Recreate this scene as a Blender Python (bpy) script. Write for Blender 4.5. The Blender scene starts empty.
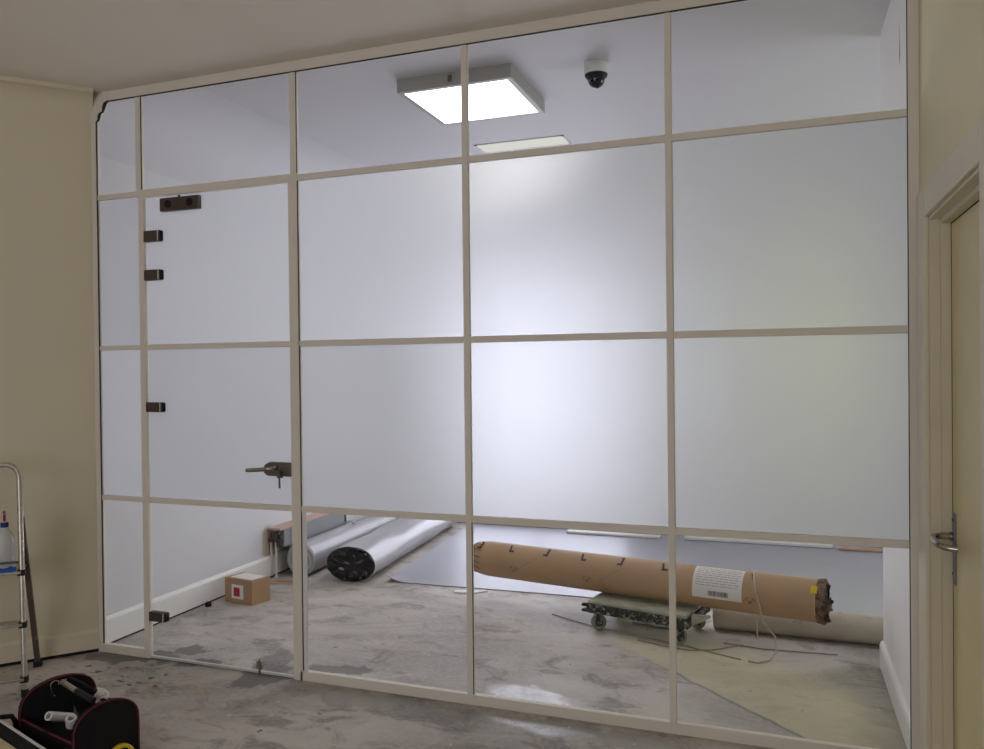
import bpy, bmesh, math, random
from mathutils import Vector, Matrix, noise
random.seed(7)
SC = bpy.context.scene
COL = SC.collection
PI = math.pi

# ------------------------------------------------------------------ materials
def new_mat(name):
    m = bpy.data.materials.new(name); m.use_nodes = True
    nt = m.node_tree; nt.nodes.clear()
    out = nt.nodes.new('ShaderNodeOutputMaterial')
    return m, nt, out
def N(nt, kind, **kw):
    n = nt.nodes.new(kind)
    for k, v in kw.items():
        if k in n.inputs: n.inputs[k].default_value = v
        else: setattr(n, k, v)
    return n
def L(nt, a, b): nt.links.new(a, b)
def rgb(r, g, b):
    f = lambda c: (c/255/12.92) if c/255 <= .04045 else ((c/255+.055)/1.055)**2.4
    return (f(r), f(g), f(b), 1)
def mix_rgb(nt, fac, a, b, blend='MIX'):
    n = nt.nodes.new('ShaderNodeMix'); n.data_type = 'RGBA'; n.blend_type = blend
    for sock, v in ((0, fac), (6, a), (7, b)):
        if isinstance(v, (int, float)): n.inputs[sock].default_value = v
        elif isinstance(v, tuple): n.inputs[sock].default_value = v
        else: L(nt, v, n.inputs[sock])
    return n.outputs[2]
def math_n(nt, op, a, b=None, c=None, clamp=False):
    n = nt.nodes.new('ShaderNodeMath'); n.operation = op; n.use_clamp = clamp
    for i, v in enumerate((a, b, c)):
        if v is None: continue
        if isinstance(v, (int, float)): n.inputs[i].default_value = v
        else: L(nt, v, n.inputs[i])
    return n.outputs[0]
def surf(name, base, rough=.6, metal=0., var=.08, scale=6., bump=.0, bscale=60., spec=.5, coat=0., second=None, wear=0., streak=None):
    """procedural painted / plain surface: base colour with soft noise variation, optional wear colour and bump"""
    m, nt, out = new_mat(name)
    p = N(nt, 'ShaderNodeBsdfPrincipled', Roughness=rough, Metallic=metal)
    p.inputs['Specular IOR Level'].default_value = spec
    p.inputs['Coat Weight'].default_value = coat
    tc = N(nt, 'ShaderNodeTexCoord')
    src = tc.outputs['Object']
    if streak:
        mp = N(nt, 'ShaderNodeMapping'); mp.inputs['Scale'].default_value = streak
        L(nt, src, mp.inputs['Vector']); src = mp.outputs[0]
    nz = N(nt, 'ShaderNodeTexNoise', Scale=scale, Detail=5., Roughness=.6); L(nt, src, nz.inputs['Vector'])
    dark = tuple(c*(1-var) for c in base[:3])+(1,); lite = tuple(min(1, c*(1+var)) for c in base[:3])+(1,)
    rp = N(nt, 'ShaderNodeMapRange'); rp.inputs[1].default_value = .3; rp.inputs[2].default_value = .7
    L(nt, nz.outputs[0], rp.inputs[0])
    col = mix_rgb(nt, rp.outputs[0], dark, lite)
    if second is not None:
        n2 = N(nt, 'ShaderNodeTexNoise', Scale=scale*2.3, Detail=6., Roughness=.7); L(nt, src, n2.inputs['Vector'])
        r2 = N(nt, 'ShaderNodeMapRange'); r2.inputs[1].default_value = .62-wear*.3; r2.inputs[2].default_value = .70-wear*.2
        L(nt, n2.outputs[0], r2.inputs[0]); col = mix_rgb(nt, r2.outputs[0], col, second)
    L(nt, col, p.inputs['Base Color'])
    if bump:
        nb = N(nt, 'ShaderNodeTexNoise', Scale=bscale, Detail=4.); L(nt, src, nb.inputs['Vector'])
        bp = N(nt, 'ShaderNodeBump', Strength=bump, Distance=.01); L(nt, nb.outputs[0], bp.inputs['Height'])
        L(nt, bp.outputs[0], p.inputs['Normal'])
    L(nt, p.outputs[0], out.inputs[0])
    return m
def emit(name, color, s):
    m, nt, out = new_mat(name)
    e = N(nt, 'ShaderNodeEmission', Color=color, Strength=s); L(nt, e.outputs[0], out.inputs[0]); return m
def clear_glass(name, tint=(.97, .98, .975, 1)):
    m, nt, out = new_mat(name)
    t = N(nt, 'ShaderNodeBsdfTransparent', Color=tint); g = N(nt, 'ShaderNodeBsdfGlossy', Roughness=.01)
    f = N(nt, 'ShaderNodeFresnel', IOR=1.12); mx = N(nt, 'ShaderNodeMixShader')
    L(nt, f.outputs[0], mx.inputs[0]); L(nt, t.outputs[0], mx.inputs[1]); L(nt, g.outputs[0], mx.inputs[2]); L(nt, mx.outputs[0], out.inputs[0])
    return m
def frosted(name):
    m, nt, out = new_mat(name)
    tr = N(nt, 'ShaderNodeBsdfTranslucent', Color=(.74, .74, .76, 1))
    rf = N(nt, 'ShaderNodeBsdfRefraction', Color=(.76, .76, .78, 1), Roughness=1.0, IOR=1.25)
    df = N(nt, 'ShaderNodeBsdfDiffuse', Color=(.80, .80, .80, 1))
    m1 = N(nt, 'ShaderNodeMixShader', Fac=.36); L(nt, tr.outputs[0], m1.inputs[1]); L(nt, rf.outputs[0], m1.inputs[2])
    m2 = N(nt, 'ShaderNodeMixShader', Fac=.2); L(nt, m1.outputs[0], m2.inputs[1]); L(nt, df.outputs[0], m2.inputs[2])
    L(nt, m2.outputs[0], out.inputs[0]); return m
def translucent(name, color):
    m, nt, out = new_mat(name)
    tr = N(nt, 'ShaderNodeBsdfTranslucent', Color=color); df = N(nt, 'ShaderNodeBsdfDiffuse', Color=color)
    m1 = N(nt, 'ShaderNodeMixShader', Fac=.4); L(nt, tr.outputs[0], m1.inputs[1]); L(nt, df.outputs[0], m1.inputs[2]); L(nt, m1.outputs[0], out.inputs[0]); return m

def floor_material():
    m, nt, out = new_mat('stained_concrete')
    p = N(nt, 'ShaderNodeBsdfPrincipled')
    geo = N(nt, 'ShaderNodeNewGeometry'); pos = geo.outputs['Position']
    def nz(scale, detail=6., rough=.6, dist=0., src=pos):
        n = N(nt, 'ShaderNodeTexNoise', Scale=scale, Detail=detail, Roughness=rough, Distortion=dist); L(nt, src, n.inputs['Vector']); return n.outputs[0]
    def ramp(v, a, b):
        r = N(nt, 'ShaderNodeMapRange'); r.interpolation_type = 'SMOOTHSTEP'
        r.inputs[1].default_value = a; r.inputs[2].default_value = b; L(nt, v, r.inputs[0]); return r.outputs[0]
    st = N(nt, 'ShaderNodeMapping'); st.inputs['Scale'].default_value = (.85, 1.35, 1); st.inputs['Rotation'].default_value = (0, 0, .5); L(nt, pos, st.inputs['Vector'])
    big = nz(1.1, 5, .62, .6, st.outputs[0]); mid = nz(4.2, 8, .68, .8, st.outputs[0]); fine = nz(38, 6, .7)
    col = mix_rgb(nt, ramp(big, .36, .64), FLOOR[0], FLOOR[1])
    col = mix_rgb(nt, math_n(nt, 'MULTIPLY', ramp(mid, .5, .66), .75), col, FLOOR[2])
    col = mix_rgb(nt, math_n(nt, 'MULTIPLY', ramp(nz(2.3, 7, .7, 1.2, st.outputs[0]), .56, .74), .55), col, FLOOR[3])   # ochre adhesive smears
    col = mix_rgb(nt, math_n(nt, 'MULTIPLY', ramp(fine, .45, .72), .4), col, FLOOR[4])
    # paler yellowish zone beyond a diagonal edge near the right-hand side
    sep = N(nt, 'ShaderNodeSeparateXYZ'); L(nt, pos, sep.inputs[0])
    X, Y = sep.outputs[0], sep.outputs[1]
    def halfplane(ax, ay, bx, by, soft):
        dx, dy = bx-ax, by-ay; l = math.hypot(dx, dy); nx, ny = -dy/l, dx/l
        d = math_n(nt, 'ADD', math_n(nt, 'MULTIPLY', math_n(nt, 'SUBTRACT', X, ax), nx), math_n(nt, 'MULTIPLY', math_n(nt, 'SUBTRACT', Y, ay), ny))
        wob = math_n(nt, 'MULTIPLY', math_n(nt, 'SUBTRACT', nz(6, 4), .5), .05)
        return math_n(nt, 'ADD', d, wob)
    d = halfplane(2.36, 1.14, 3.459, .138, .02)
    yzone = ramp(d, -.01, .015); lim = math_n(nt, 'MULTIPLY', ramp(X, 2.2, 2.7), math_n(nt, 'SUBTRACT', 1., ramp(d, .38, .62)))
    col = mix_rgb(nt, math_n(nt, 'MULTIPLY', math_n(nt, 'MULTIPLY', yzone, lim), .6), col, FLOOR[5])
    edge = math_n(nt, 'MULTIPLY', math_n(nt, 'SUBTRACT', 1., ramp(math_n(nt, 'ABSOLUTE', math_n(nt, 'ADD', d, .004)), .004, .012)), ramp(X, 2.75, 2.95))
    col = mix_rgb(nt, math_n(nt, 'MULTIPLY', edge, .42), col, rgb(62, 54, 42))
    # worn / damp patches with their own ragged outline
    warpx = math_n(nt, 'MULTIPLY', math_n(nt, 'SUBTRACT', nz(5.5, 5), .5), .34); warpy = math_n(nt, 'MULTIPLY', math_n(nt, 'SUBTRACT', nz(6.7, 5), .5), .30)
    XW = math_n(nt, 'ADD', X, warpx); YW = math_n(nt, 'ADD', Y, warpy)
    def blob(cx, cy, rx, ry, rot=0., soft=.25):
        c, s = math.cos(rot), math.sin(rot)
        dx = math_n(nt, 'SUBTRACT', XW, cx); dy = math_n(nt, 'SUBTRACT', YW, cy)
        a = math_n(nt, 'DIVIDE', math_n(nt, 'ADD', math_n(nt, 'MULTIPLY', dx, c), math_n(nt, 'MULTIPLY', dy, s)), rx)
        b = math_n(nt, 'DIVIDE', math_n(nt, 'SUBTRACT', math_n(nt, 'MULTIPLY', dy, c), math_n(nt, 'MULTIPLY', dx, s)), ry)
        r = math_n(nt, 'SQRT', math_n(nt, 'ADD', math_n(nt, 'MULTIPLY', a, a), math_n(nt, 'MULTIPLY', b, b)))
        return ramp(r, 1.0+soft*.5, 1.0-soft*.5)
    for (b, k, c) in BLOBS:
        col = mix_rgb(nt, math_n(nt, 'MULTIPLY', blob(*b), k), col, c)
    # short dark scuffs in front of the side panel
    vs = N(nt, 'ShaderNodeMapping'); vs.inputs['Scale'].default_value = (13, 26, 1); vs.inputs['Rotation'].default_value = (0, 0, .55); L(nt, pos, vs.inputs['Vector'])
    scuff = ramp(nz(1.0, 2, .5, 0, vs.outputs[0]), .60, .66)
    zone = blob(.30, -.33, .36, .26, .3, .6)
    col = mix_rgb(nt, math_n(nt, 'MULTIPLY', math_n(nt, 'MULTIPLY', scuff, zone), .8), col, rgb(48, 44, 40))
    # small pale paint flecks and dark specks
    col = mix_rgb(nt, math_n(nt, 'MULTIPLY', ramp(nz(17, 2, .4), .735, .76), .8), col, rgb(205, 200, 186))
    col = mix_rgb(nt, math_n(nt, 'MULTIPLY', ramp(nz(14.3, 3, .5), .715, .745), .75), col, rgb(50, 46, 42))
    # grey grime along the foot of the short return wall
    L(nt, col, p.inputs['Base Color'])
    rgh = math_n(nt, 'ADD', .50, math_n(nt, 'MULTIPLY', mid, .25))
    wet = math_n(nt, 'MAXIMUM', blob(2.30, .16, .22, .10, -.2, .8), blob(2.33, -.06, .32, .08, -.25, .9))
    rgh = math_n(nt, 'SUBTRACT', rgh, math_n(nt, 'MULTIPLY', wet, .38), clamp=True)
    L(nt, rgh, p.inputs['Roughness'])
    p.inputs['Specular IOR Level'].default_value = .45
    bp = N(nt, 'ShaderNodeBump', Strength=.16, Distance=.01)
    L(nt, math_n(nt, 'MULTIPLY', math_n(nt, 'ADD', mid, math_n(nt, 'MULTIPLY', fine, .5)), math_n(nt, 'SUBTRACT', 1., wet)), bp.inputs['Height']); L(nt, bp.outputs[0], p.inputs['Normal'])
    L(nt, p.outputs[0], out.inputs[0]); return m

FLOOR = (rgb(162, 154, 146), rgb(200, 191, 182), rgb(124, 119, 112), rgb(190, 158, 116), rgb(214, 206, 194), rgb(212, 202, 162))
DK = rgb(104, 101, 96)
BLOBS = [((.22, -.02, .24, .085, .25), .85, DK), ((.44, .15, .12, .05, .3), .75, DK), ((.62, .02, .10, .05, .3), .75, rgb(84, 82, 78)),
         ((1.02, -.02, .12, .17, .2), .75, DK), ((.95, .20, .10, .10, .0), .5, DK), ((1.36, .18, .17, .075, .2), .7, rgb(100, 99, 94)),
         ((1.75, -.12, .55, .10, -.05), .45, rgb(120, 118, 112)), ((3.86, .55, .16, .7, .0, 1.5), .45, rgb(104, 102, 98)),
         ((3.7, -.15, .10, .10, 0), .4, rgb(96, 95, 92)), ((2.75, -.12, .5, .07, -.1), .45, rgb(118, 116, 112)),
         ((.9, .85, .16, .05, .4), .35, rgb(120, 117, 112)), ((1.35, -.85, .35, .12, .2), .35, rgb(118, 114, 108)),
         ((1.9, .95, .10, .03, .2), .6, rgb(150, 126, 92))]

M = {}
M['floor'] = floor_material()
def wall_paint(name, base, patches=(), rough=.62, var=.025):
    """painted plaster with optional bare or dirty patches at fixed places on the wall"""
    m, nt, out = new_mat(name)
    p = N(nt, 'ShaderNodeBsdfPrincipled', Roughness=rough)
    geo = N(nt, 'ShaderNodeNewGeometry'); pos = geo.outputs['Position']
    n1 = N(nt, 'ShaderNodeTexNoise', Scale=1.7, Detail=4.); L(nt, pos, n1.inputs['Vector'])
    col = mix_rgb(nt, n1.outputs[0], tuple(c*(1-var) for c in base[:3])+(1,), tuple(min(1, c*(1+var)) for c in base[:3])+(1,))
    n2 = N(nt, 'ShaderNodeTexNoise', Scale=9., Detail=5.); L(nt, pos, n2.inputs['Vector'])
    wv = N(nt, 'ShaderNodeVectorMath', operation='SCALE'); L(nt, n2.outputs[1], wv.inputs[0]); wv.inputs['Scale'].default_value = .10
    ad = N(nt, 'ShaderNodeVectorMath', operation='ADD'); L(nt, pos, ad.inputs[0]); L(nt, wv.outputs[0], ad.inputs[1])
    for (c, r, k, pc) in patches:
        sb = N(nt, 'ShaderNodeVectorMath', operation='SUBTRACT'); L(nt, ad.outputs[0], sb.inputs[0]); sb.inputs[1].default_value = tuple(a+.05 for a in c)
        dv = N(nt, 'ShaderNodeVectorMath', operation='DIVIDE'); L(nt, sb.outputs[0], dv.inputs[0]); dv.inputs[1].default_value = r
        ln = N(nt, 'ShaderNodeVectorMath', operation='LENGTH'); L(nt, dv.outputs[0], ln.inputs[0])
        rp = N(nt, 'ShaderNodeMapRange'); rp.inputs[1].default_value = 1.12; rp.inputs[2].default_value = .88; L(nt, ln.outputs['Value'], rp.inputs[0])
        col = mix_rgb(nt, math_n(nt, 'MULTIPLY', rp.outputs[0], k), col, pc)
    L(nt, col, p.inputs['Base Color'])
    nb = N(nt, 'ShaderNodeTexNoise', Scale=90., Detail=3.); L(nt, pos, nb.inputs['Vector'])
    bp = N(nt, 'ShaderNodeBump', Strength=.05, Distance=.004); L(nt, nb.outputs[0], bp.inputs['Height']); L(nt, bp.outputs[0], p.inputs['Normal'])
    L(nt, p.outputs[0], out.inputs[0]); return m
M['cream'] = wall_paint('cream_wall_paint', rgb(224, 214, 184))
M['cream_right'] = wall_paint('cream_wall_paint_right', rgb(232, 222, 184))
M['ceil'] = wall_paint('ceiling_paint', rgb(228, 218, 202))
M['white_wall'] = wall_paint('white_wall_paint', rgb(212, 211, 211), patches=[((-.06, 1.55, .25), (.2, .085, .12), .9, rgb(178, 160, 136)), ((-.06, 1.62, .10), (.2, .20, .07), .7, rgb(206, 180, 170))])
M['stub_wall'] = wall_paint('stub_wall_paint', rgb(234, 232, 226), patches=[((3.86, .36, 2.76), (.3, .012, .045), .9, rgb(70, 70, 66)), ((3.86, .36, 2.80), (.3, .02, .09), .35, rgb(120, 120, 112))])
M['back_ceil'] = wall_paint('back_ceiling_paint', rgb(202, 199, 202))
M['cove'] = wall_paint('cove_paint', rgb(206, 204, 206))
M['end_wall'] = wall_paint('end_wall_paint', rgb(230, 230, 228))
M['gloss_white'] = surf('white_gloss_trim', rgb(232, 230, 224), .35, var=.02)
M['trim_cream'] = surf('cream_trim_paint', rgb(224, 214, 186), .45, var=.03)
M['lining'] = surf('door_lining_paint', rgb(218, 209, 178), .45, var=.03)
M['leaf'] = surf('door_leaf_paint', rgb(220, 206, 150), .42, var=.03)
M['frame'] = surf('partition_frame_coating', rgb(232, 224, 208), .6, var=.02, spec=.25)
M['gasket'] = surf('black_gasket', rgb(40, 38, 40), .6)
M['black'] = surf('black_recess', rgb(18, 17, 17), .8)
M['glass'] = clear_glass('clear_glass')
M['film'] = frosted('frosted_film')
M['seal'] = surf('clear_seal', rgb(226, 226, 220), .3)
M['steel'] = surf('brushed_steel', rgb(118, 110, 100), .42, metal=.8, var=.1, scale=20)
M['steel_dark'] = surf('dark_steel', rgb(92, 80, 74), .45, metal=.55, var=.1)
M['plate'] = surf('grey_handle_plate', rgb(128, 132, 138), .45, metal=.4, var=.12, scale=25)
M['chrome'] = surf('satin_chrome', rgb(176, 172, 165), .25, metal=1., var=.05)
M['alu'] = surf('ladder_aluminium', rgb(190, 184, 170), .35, metal=.75, var=.06, scale=12, second=rgb(212, 206, 190), wear=.3)
M['alu_old'] = surf('worn_grey_leg', rgb(96, 84, 74), .55, metal=.3, var=.15, scale=9, second=rgb(150, 138, 122), wear=.2)
M['rubber'] = surf('black_rubber', rgb(28, 27, 27), .7)
M['card'] = surf('brown_cardboard', rgb(172, 138, 104), .8, var=.07, scale=5, bump=.04)
M['kraft'] = surf('kraft_paper', rgb(178, 146, 110), .6, var=.08, scale=4, bump=.05, bscale=22)
M['kraft_torn'] = surf('torn_kraft_paper', rgb(128, 100, 76), .85, var=.2, scale=14, second=rgb(70, 56, 46), wear=.5)
M['ink'] = surf('dark_print', rgb(74, 62, 58), .7)
M['ink_soft'] = surf('faint_print', rgb(142, 106, 76), .7)
M['paper'] = surf('white_label_paper', rgb(226, 222, 214), .6, var=.03)
M['paper_grey'] = surf('grey_print', rgb(160, 158, 152), .6)
M['red'] = surf('red_print', rgb(176, 32, 48), .5)
M['yellow'] = surf('yellow_sticker', rgb(226, 196, 24), .5)
M['vinyl'] = surf('grey_blue_vinyl', rgb(154, 153, 162), .42, var=.05, scale=2.2, bump=.02, bscale=9, spec=.8)
M['vinyl_roll'] = surf('silver_grey_vinyl', rgb(168, 166, 168), .30, var=.05, scale=3, bump=.03, bscale=7, spec=.6)
M['vinyl_edge'] = surf('pale_vinyl_backing', rgb(214, 212, 206), .5)
M['blackfilm'] = surf('black_plastic_wrap', rgb(14, 14, 15), .22, bump=.5, bscale=14)
M['beige_roll'] = surf('beige_roll_backing', rgb(182, 172, 150), .8, var=.1, scale=6, bump=.06, streak=(1, 1, 1), second=rgb(150, 142, 126), wear=.1)
M['dolly_wood'] = surf('grimy_dolly_deck', rgb(172, 170, 148), .8, var=.22, scale=14, second=rgb(170, 168, 142), wear=.15, bump=.2, bscale=40)
M['dolly_dark'] = surf('grimy_dolly_frame', rgb(52, 52, 46), .75, var=.3, scale=22, second=rgb(168, 168, 146), wear=.32, bump=.3, bscale=60)
M['wheel'] = surf('dirty_grey_tyre', rgb(140, 138, 122), .7, var=.2, scale=12)
M['heater'] = surf('grey_heater_paint', rgb(136, 136, 138), .5, var=.06)
M['pink'] = surf('pinkish_board', rgb(192, 162, 150), .7, var=.08)
M['pipe'] = surf('white_pipe_paint', rgb(214, 208, 194), .4)
M['brass'] = surf('tarnished_valve', rgb(72, 66, 60), .5, metal=.5, var=.25, scale=30, second=rgb(150, 144, 132), wear=.3)
M['offcut'] = surf('tan_offcut', rgb(176, 146, 116), .8, var=.1)
M['bagcloth'] = surf('black_bag_cloth', rgb(7, 6, 7), .95, bump=.12, bscale=220)
M['piping'] = surf('red_piping', rgb(112, 16, 30), .6)
M['white_pl'] = surf('white_plastic', rgb(222, 220, 212), .35, var=.03)
M['off_white'] = surf('cream_plastic', rgb(206, 190, 150), .5, var=.06)
M['bottle'] = surf('milky_bottle', rgb(204, 206, 200), .3, var=.03)
M['blue'] = surf('blue_plastic', rgb(30, 44, 120), .4)
M['bluecloth'] = surf('blue_cloth', rgb(50, 96, 178), .9)
M['dome'] = surf('black_dome', rgb(12, 12, 14), .1, spec=.6)
M['camwhite'] = surf('camera_white', rgb(222, 222, 214), .45)
M['housing'] = surf('grey_white_light_housing', rgb(172, 168, 162), .5, var=.02)
M['light_on'] = emit('led_panel_on', (.93, .90, 1.0, 1), 5.4)
M['light_dim'] = emit('led_panel_dim', (1.0, .97, .90, 1), .55)
M['strap'] = surf('beige_strap', rgb(188, 178, 150), .5)
M['strap_dark'] = surf('dark_strap', rgb(150, 140, 128), .6)
M['added_blind'] = translucent('added_green_blind', (.90, .92, .62, 1))
M['grey_plank'] = surf('white_plank', rgb(220, 216, 208), .6, var=.05)

# ------------------------------------------------------------------ mesh helpers
class MB:
    def __init__(s): s.v = []; s.f = []
    def add(s, vs, fs):
        o = len(s.v); s.v += [Vector(v) for v in vs]; s.f += [tuple(i+o for i in f) for f in fs]; return s
    def box(s, x0, x1, y0, y1, z0, z1, rot=0., piv=None, mat=None):
        vs = [Vector(c) for c in ((x0,y0,z0),(x1,y0,z0),(x1,y1,z0),(x0,y1,z0),(x0,y0,z1),(x1,y0,z1),(x1,y1,z1),(x0,y1,z1))]
        if rot:
            p = Vector(piv) if piv else Vector(((x0+x1)/2, (y0+y1)/2, 0)); R = Matrix.Rotation(rot, 4, 'Z')
            vs = [R @ (v-p) + p for v in vs]
        if mat is not None: vs = [mat @ v for v in vs]
        return s.add(vs, [(0,3,2,1),(4,5,6,7),(0,1,5,4),(1,2,6,5),(2,3,7,6),(3,0,4,7)])
    def prism(s, poly, frame0, frame1):
        """poly: 2-D outline; frame = function (a,b)->3-D point at each end"""
        n = len(poly); a = [frame0(*p) for p in poly]; b = [frame1(*p) for p in poly]
        return s.add(a+b, [tuple(range(n))[::-1], tuple(range(n, 2*n))]+[(i, (i+1) % n, n+(i+1) % n, n+i) for i in range(n)])
    def tube(s, pts, r, seg=12, cap=True, closed=False):
        pts = [Vector(p) for p in pts]; n = len(pts); rings = []
        up = Vector((0, 0, 1)); prev = None
        for i, p in enumerate(pts):
            if closed: t = (pts[(i+1) % n]-pts[i-1]).normalized()
            else: t = (pts[min(i+1, n-1)]-pts[max(i-1, 0)]).normalized()
            if prev is None:
                a = t.cross(up if abs(t.z) < .9 else Vector((1, 0, 0))).normalized()
            else: a = (prev-t*prev.dot(t)).normalized()
            prev = a; b = t.cross(a)
            rr = r[i] if isinstance(r, (list, tuple)) else r
            rings.append([p+(a*math.cos(2*PI*k/seg)+b*math.sin(2*PI*k/seg))*rr for k in range(seg)])
        vs = [v for g in rings for v in g]; fs = []
        for i in range(n if closed else n-1):
            j = (i+1) % n
            fs += [(i*seg+k, i*seg+(k+1) % seg, j*seg+(k+1) % seg, j*seg+k) for k in range(seg)]
        if cap and not closed: fs += [tuple(range(seg))[::-1], tuple((n-1)*seg+k for k in range(seg))]
        return s.add(vs, fs)
    def lathe(s, prof, c, axis='Z', seg=24, mat=None, cap=True):
        """prof: list of (radius, height)"""
        vs = []
        for r, h in prof:
            for k in range(seg):
                a = 2*PI*k/seg
                vs.append(Vector((r*math.cos(a), r*math.sin(a), h)))
        if axis == 'X': vs = [Vector((v.z, v.x, v.y)) for v in vs]
        if axis == 'Y': vs = [Vector((v.x, v.z, v.y)) for v in vs]
        if mat is not None: vs = [mat @ v for v in vs]
        vs = [v+Vector(c) for v in vs]; n = len(prof); fs = []
        for i in range(n-1): fs += [(i*seg+k, i*seg+(k+1) % seg, (i+1)*seg+(k+1) % seg, (i+1)*seg+k) for k in range(seg)]
        if cap: fs += [tuple(range(seg))[::-1], tuple((n-1)*seg+k for k in range(seg))]
        return s.add(vs, fs)
    def build(s, name, mat, parent=None, smooth=None, bevel=0., kind=None, label=None):
        me = bpy.data.meshes.new(name)
        org = Vector((0, 0, 0))
        if parent is not None: org = WORLD[parent.name]
        else:
            lo = [min(v[i] for v in s.v) for i in range(3)]; hi = [max(v[i] for v in s.v) for i in range(3)]
            org = Vector(((lo[0]+hi[0])/2, (lo[1]+hi[1])/2, lo[2]))
        me.from_pydata([v-org for v in s.v], [], s.f); me.update()
        bm = bmesh.new(); bm.from_mesh(me); bmesh.ops.recalc_face_normals(bm, faces=bm.faces); bm.to_mesh(me); bm.free()
        me.materials.append(mat)
        o = bpy.data.objects.new(name, me); COL.objects.link(o)
        if parent is not None: o.parent = parent
        else: o.location = org
        WORLD[o.name] = org
        if smooth:
            me.shade_smooth(); me.set_sharp_from_angle(angle=math.radians(smooth))
        if bevel:
            b = o.modifiers.new('bevel', 'BEVEL'); b.width = bevel; b.segments = 2; b.limit_method = 'ANGLE'; b.harden_normals = False
        if kind: o['kind'] = kind
        if label: o['label'] = label
        return o
WORLD = {}
def empty(name, loc, label=None, cat=None, kind=None, group=None):
    o = bpy.data.objects.new(name, None); COL.objects.link(o); o.location = loc; o.empty_display_size = .1
    WORLD[o.name] = Vector(loc)
    return tag(o, label, cat, kind, group)
def tag(o, label=None, cat=None, kind=None, group=None):
    if label: o['label'] = label
    if cat: o['category'] = cat
    if kind: o['kind'] = kind
    if group: o['group'] = group
    return o
def box(*a, **k): return MB().box(*a, **k)

# ------------------------------------------------------------------ the room
EYE = 1.484
ZC, ZB = 2.95, 3.07                    # ceilings: near room / room behind the glass
XR, XS = 3.875, 3.86                   # right wall face near room / return wall face
XL = -.06
YE = 3.82
YF = -5.6
XRR = 6.2                              # far right side of the room behind
D = Vector((-.665, -.747, 0)).normalized(); DN = Vector((.747, -.665, 0)).normalized()   # angled wall: direction and inward normal
P0 = Vector((-.018, .0, 0)); PE = P0+D*2.2

def S(mb, name, mat, label=None, cat=None, **k): return tag(mb.build(name, mat, **k), label, cat, 'structure')
S(box(-2.2, 6.5, YF-.3, YE+.3, -.12, 0), 'floor', M['floor'], 'stained bare concrete floor running under the glass partition', 'floor')
S(box(-2.2, XR+.3, YF-.3, .03, ZC, ZC+.4), 'ceiling', M['ceil'], 'plain painted ceiling in front of the glass partition', 'ceiling')
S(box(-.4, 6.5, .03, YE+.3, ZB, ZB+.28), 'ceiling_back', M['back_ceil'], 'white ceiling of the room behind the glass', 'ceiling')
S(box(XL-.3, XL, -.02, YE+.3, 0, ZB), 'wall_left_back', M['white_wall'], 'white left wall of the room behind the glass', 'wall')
wl = MB(); A = P0; B = PE
wl.add([A, B, B-DN*.15, A-DN*.15+Vector((-.02, .05, 0))]+[p+Vector((0, 0, ZC)) for p in (A, B, B-DN*.15, A-DN*.15+Vector((-.02, .05, 0)))], [(0,1,2,3),(4,5,6,7),(0,1,5,4),(1,2,6,5),(2,3,7,6),(3,0,4,7)])
S(wl, 'wall_left', M['cream'], 'cream angled wall behind the stepladder', 'wall')
S(box(PE.x-.15, PE.x, YF-.1, PE.y+.02, 0, ZC), 'wall_left_rear', M['cream'])
# right wall with the door opening
DY0, DY1, DZ = -1.0, -.196, 1.982
w = MB(); w.box(XR, XR+.14, DY1, .03, 0, ZC); w.box(XR, XR+.14, DY0, DY1, DZ, ZC); w.box(XR, XR+.14, YF-.1, DY0, 0, ZC)
S(w, 'wall_right', M['cream_right'], 'cream wall with the doorway on the right', 'wall')
S(box(XS, XS+.16, .03, 1.03, 0, ZB), 'wall_right_back', M['stub_wall'], 'short white return wall behind the right end of the glass', 'wall')
# end wall with two windows
def wall_with_holes(y0, y1, xa, xb, zt, holes):
    mb = MB(); xs = xa
    for (hx0, hx1, hz0, hz1) in holes:
        mb.box(xs, hx0, y0, y1, 0, zt); mb.box(hx0, hx1, y0, y1, 0, hz0); mb.box(hx0, hx1, y0, y1, hz1, zt); xs = hx1
    mb.box(xs, xb, y0, y1, 0, zt); return mb
W1 = (.36, 2.10, .12, 2.50); W2 = (3.20, 5.1, .80, 2.45)
S(wall_with_holes(YE, YE+.25, -.36, 6.5, ZB, [W1, W2]), 'wall_end', M['end_wall'], 'white end wall far behind the glass', 'wall')
W4 = (1.0, 3.4, .55, 2.55)
w = MB(); w.box(XRR, XRR+.25, 0, W4[0], 0, ZB); w.box(XRR, XRR+.25, W4[1], YE+.2, 0, ZB); w.box(XRR, XRR+.25, W4[0], W4[1], 0, W4[2]); w.box(XRR, XRR+.25, W4[0], W4[1], W4[3], ZB)
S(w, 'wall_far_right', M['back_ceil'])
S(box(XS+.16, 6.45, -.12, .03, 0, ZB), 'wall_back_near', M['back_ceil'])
WB = (.2, 2.9, .75, 2.50)
S(wall_with_holes(YF-.25, YF, -1.75, XR+.3, ZC, [WB]), 'wall_rear', M['cream'])
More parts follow.
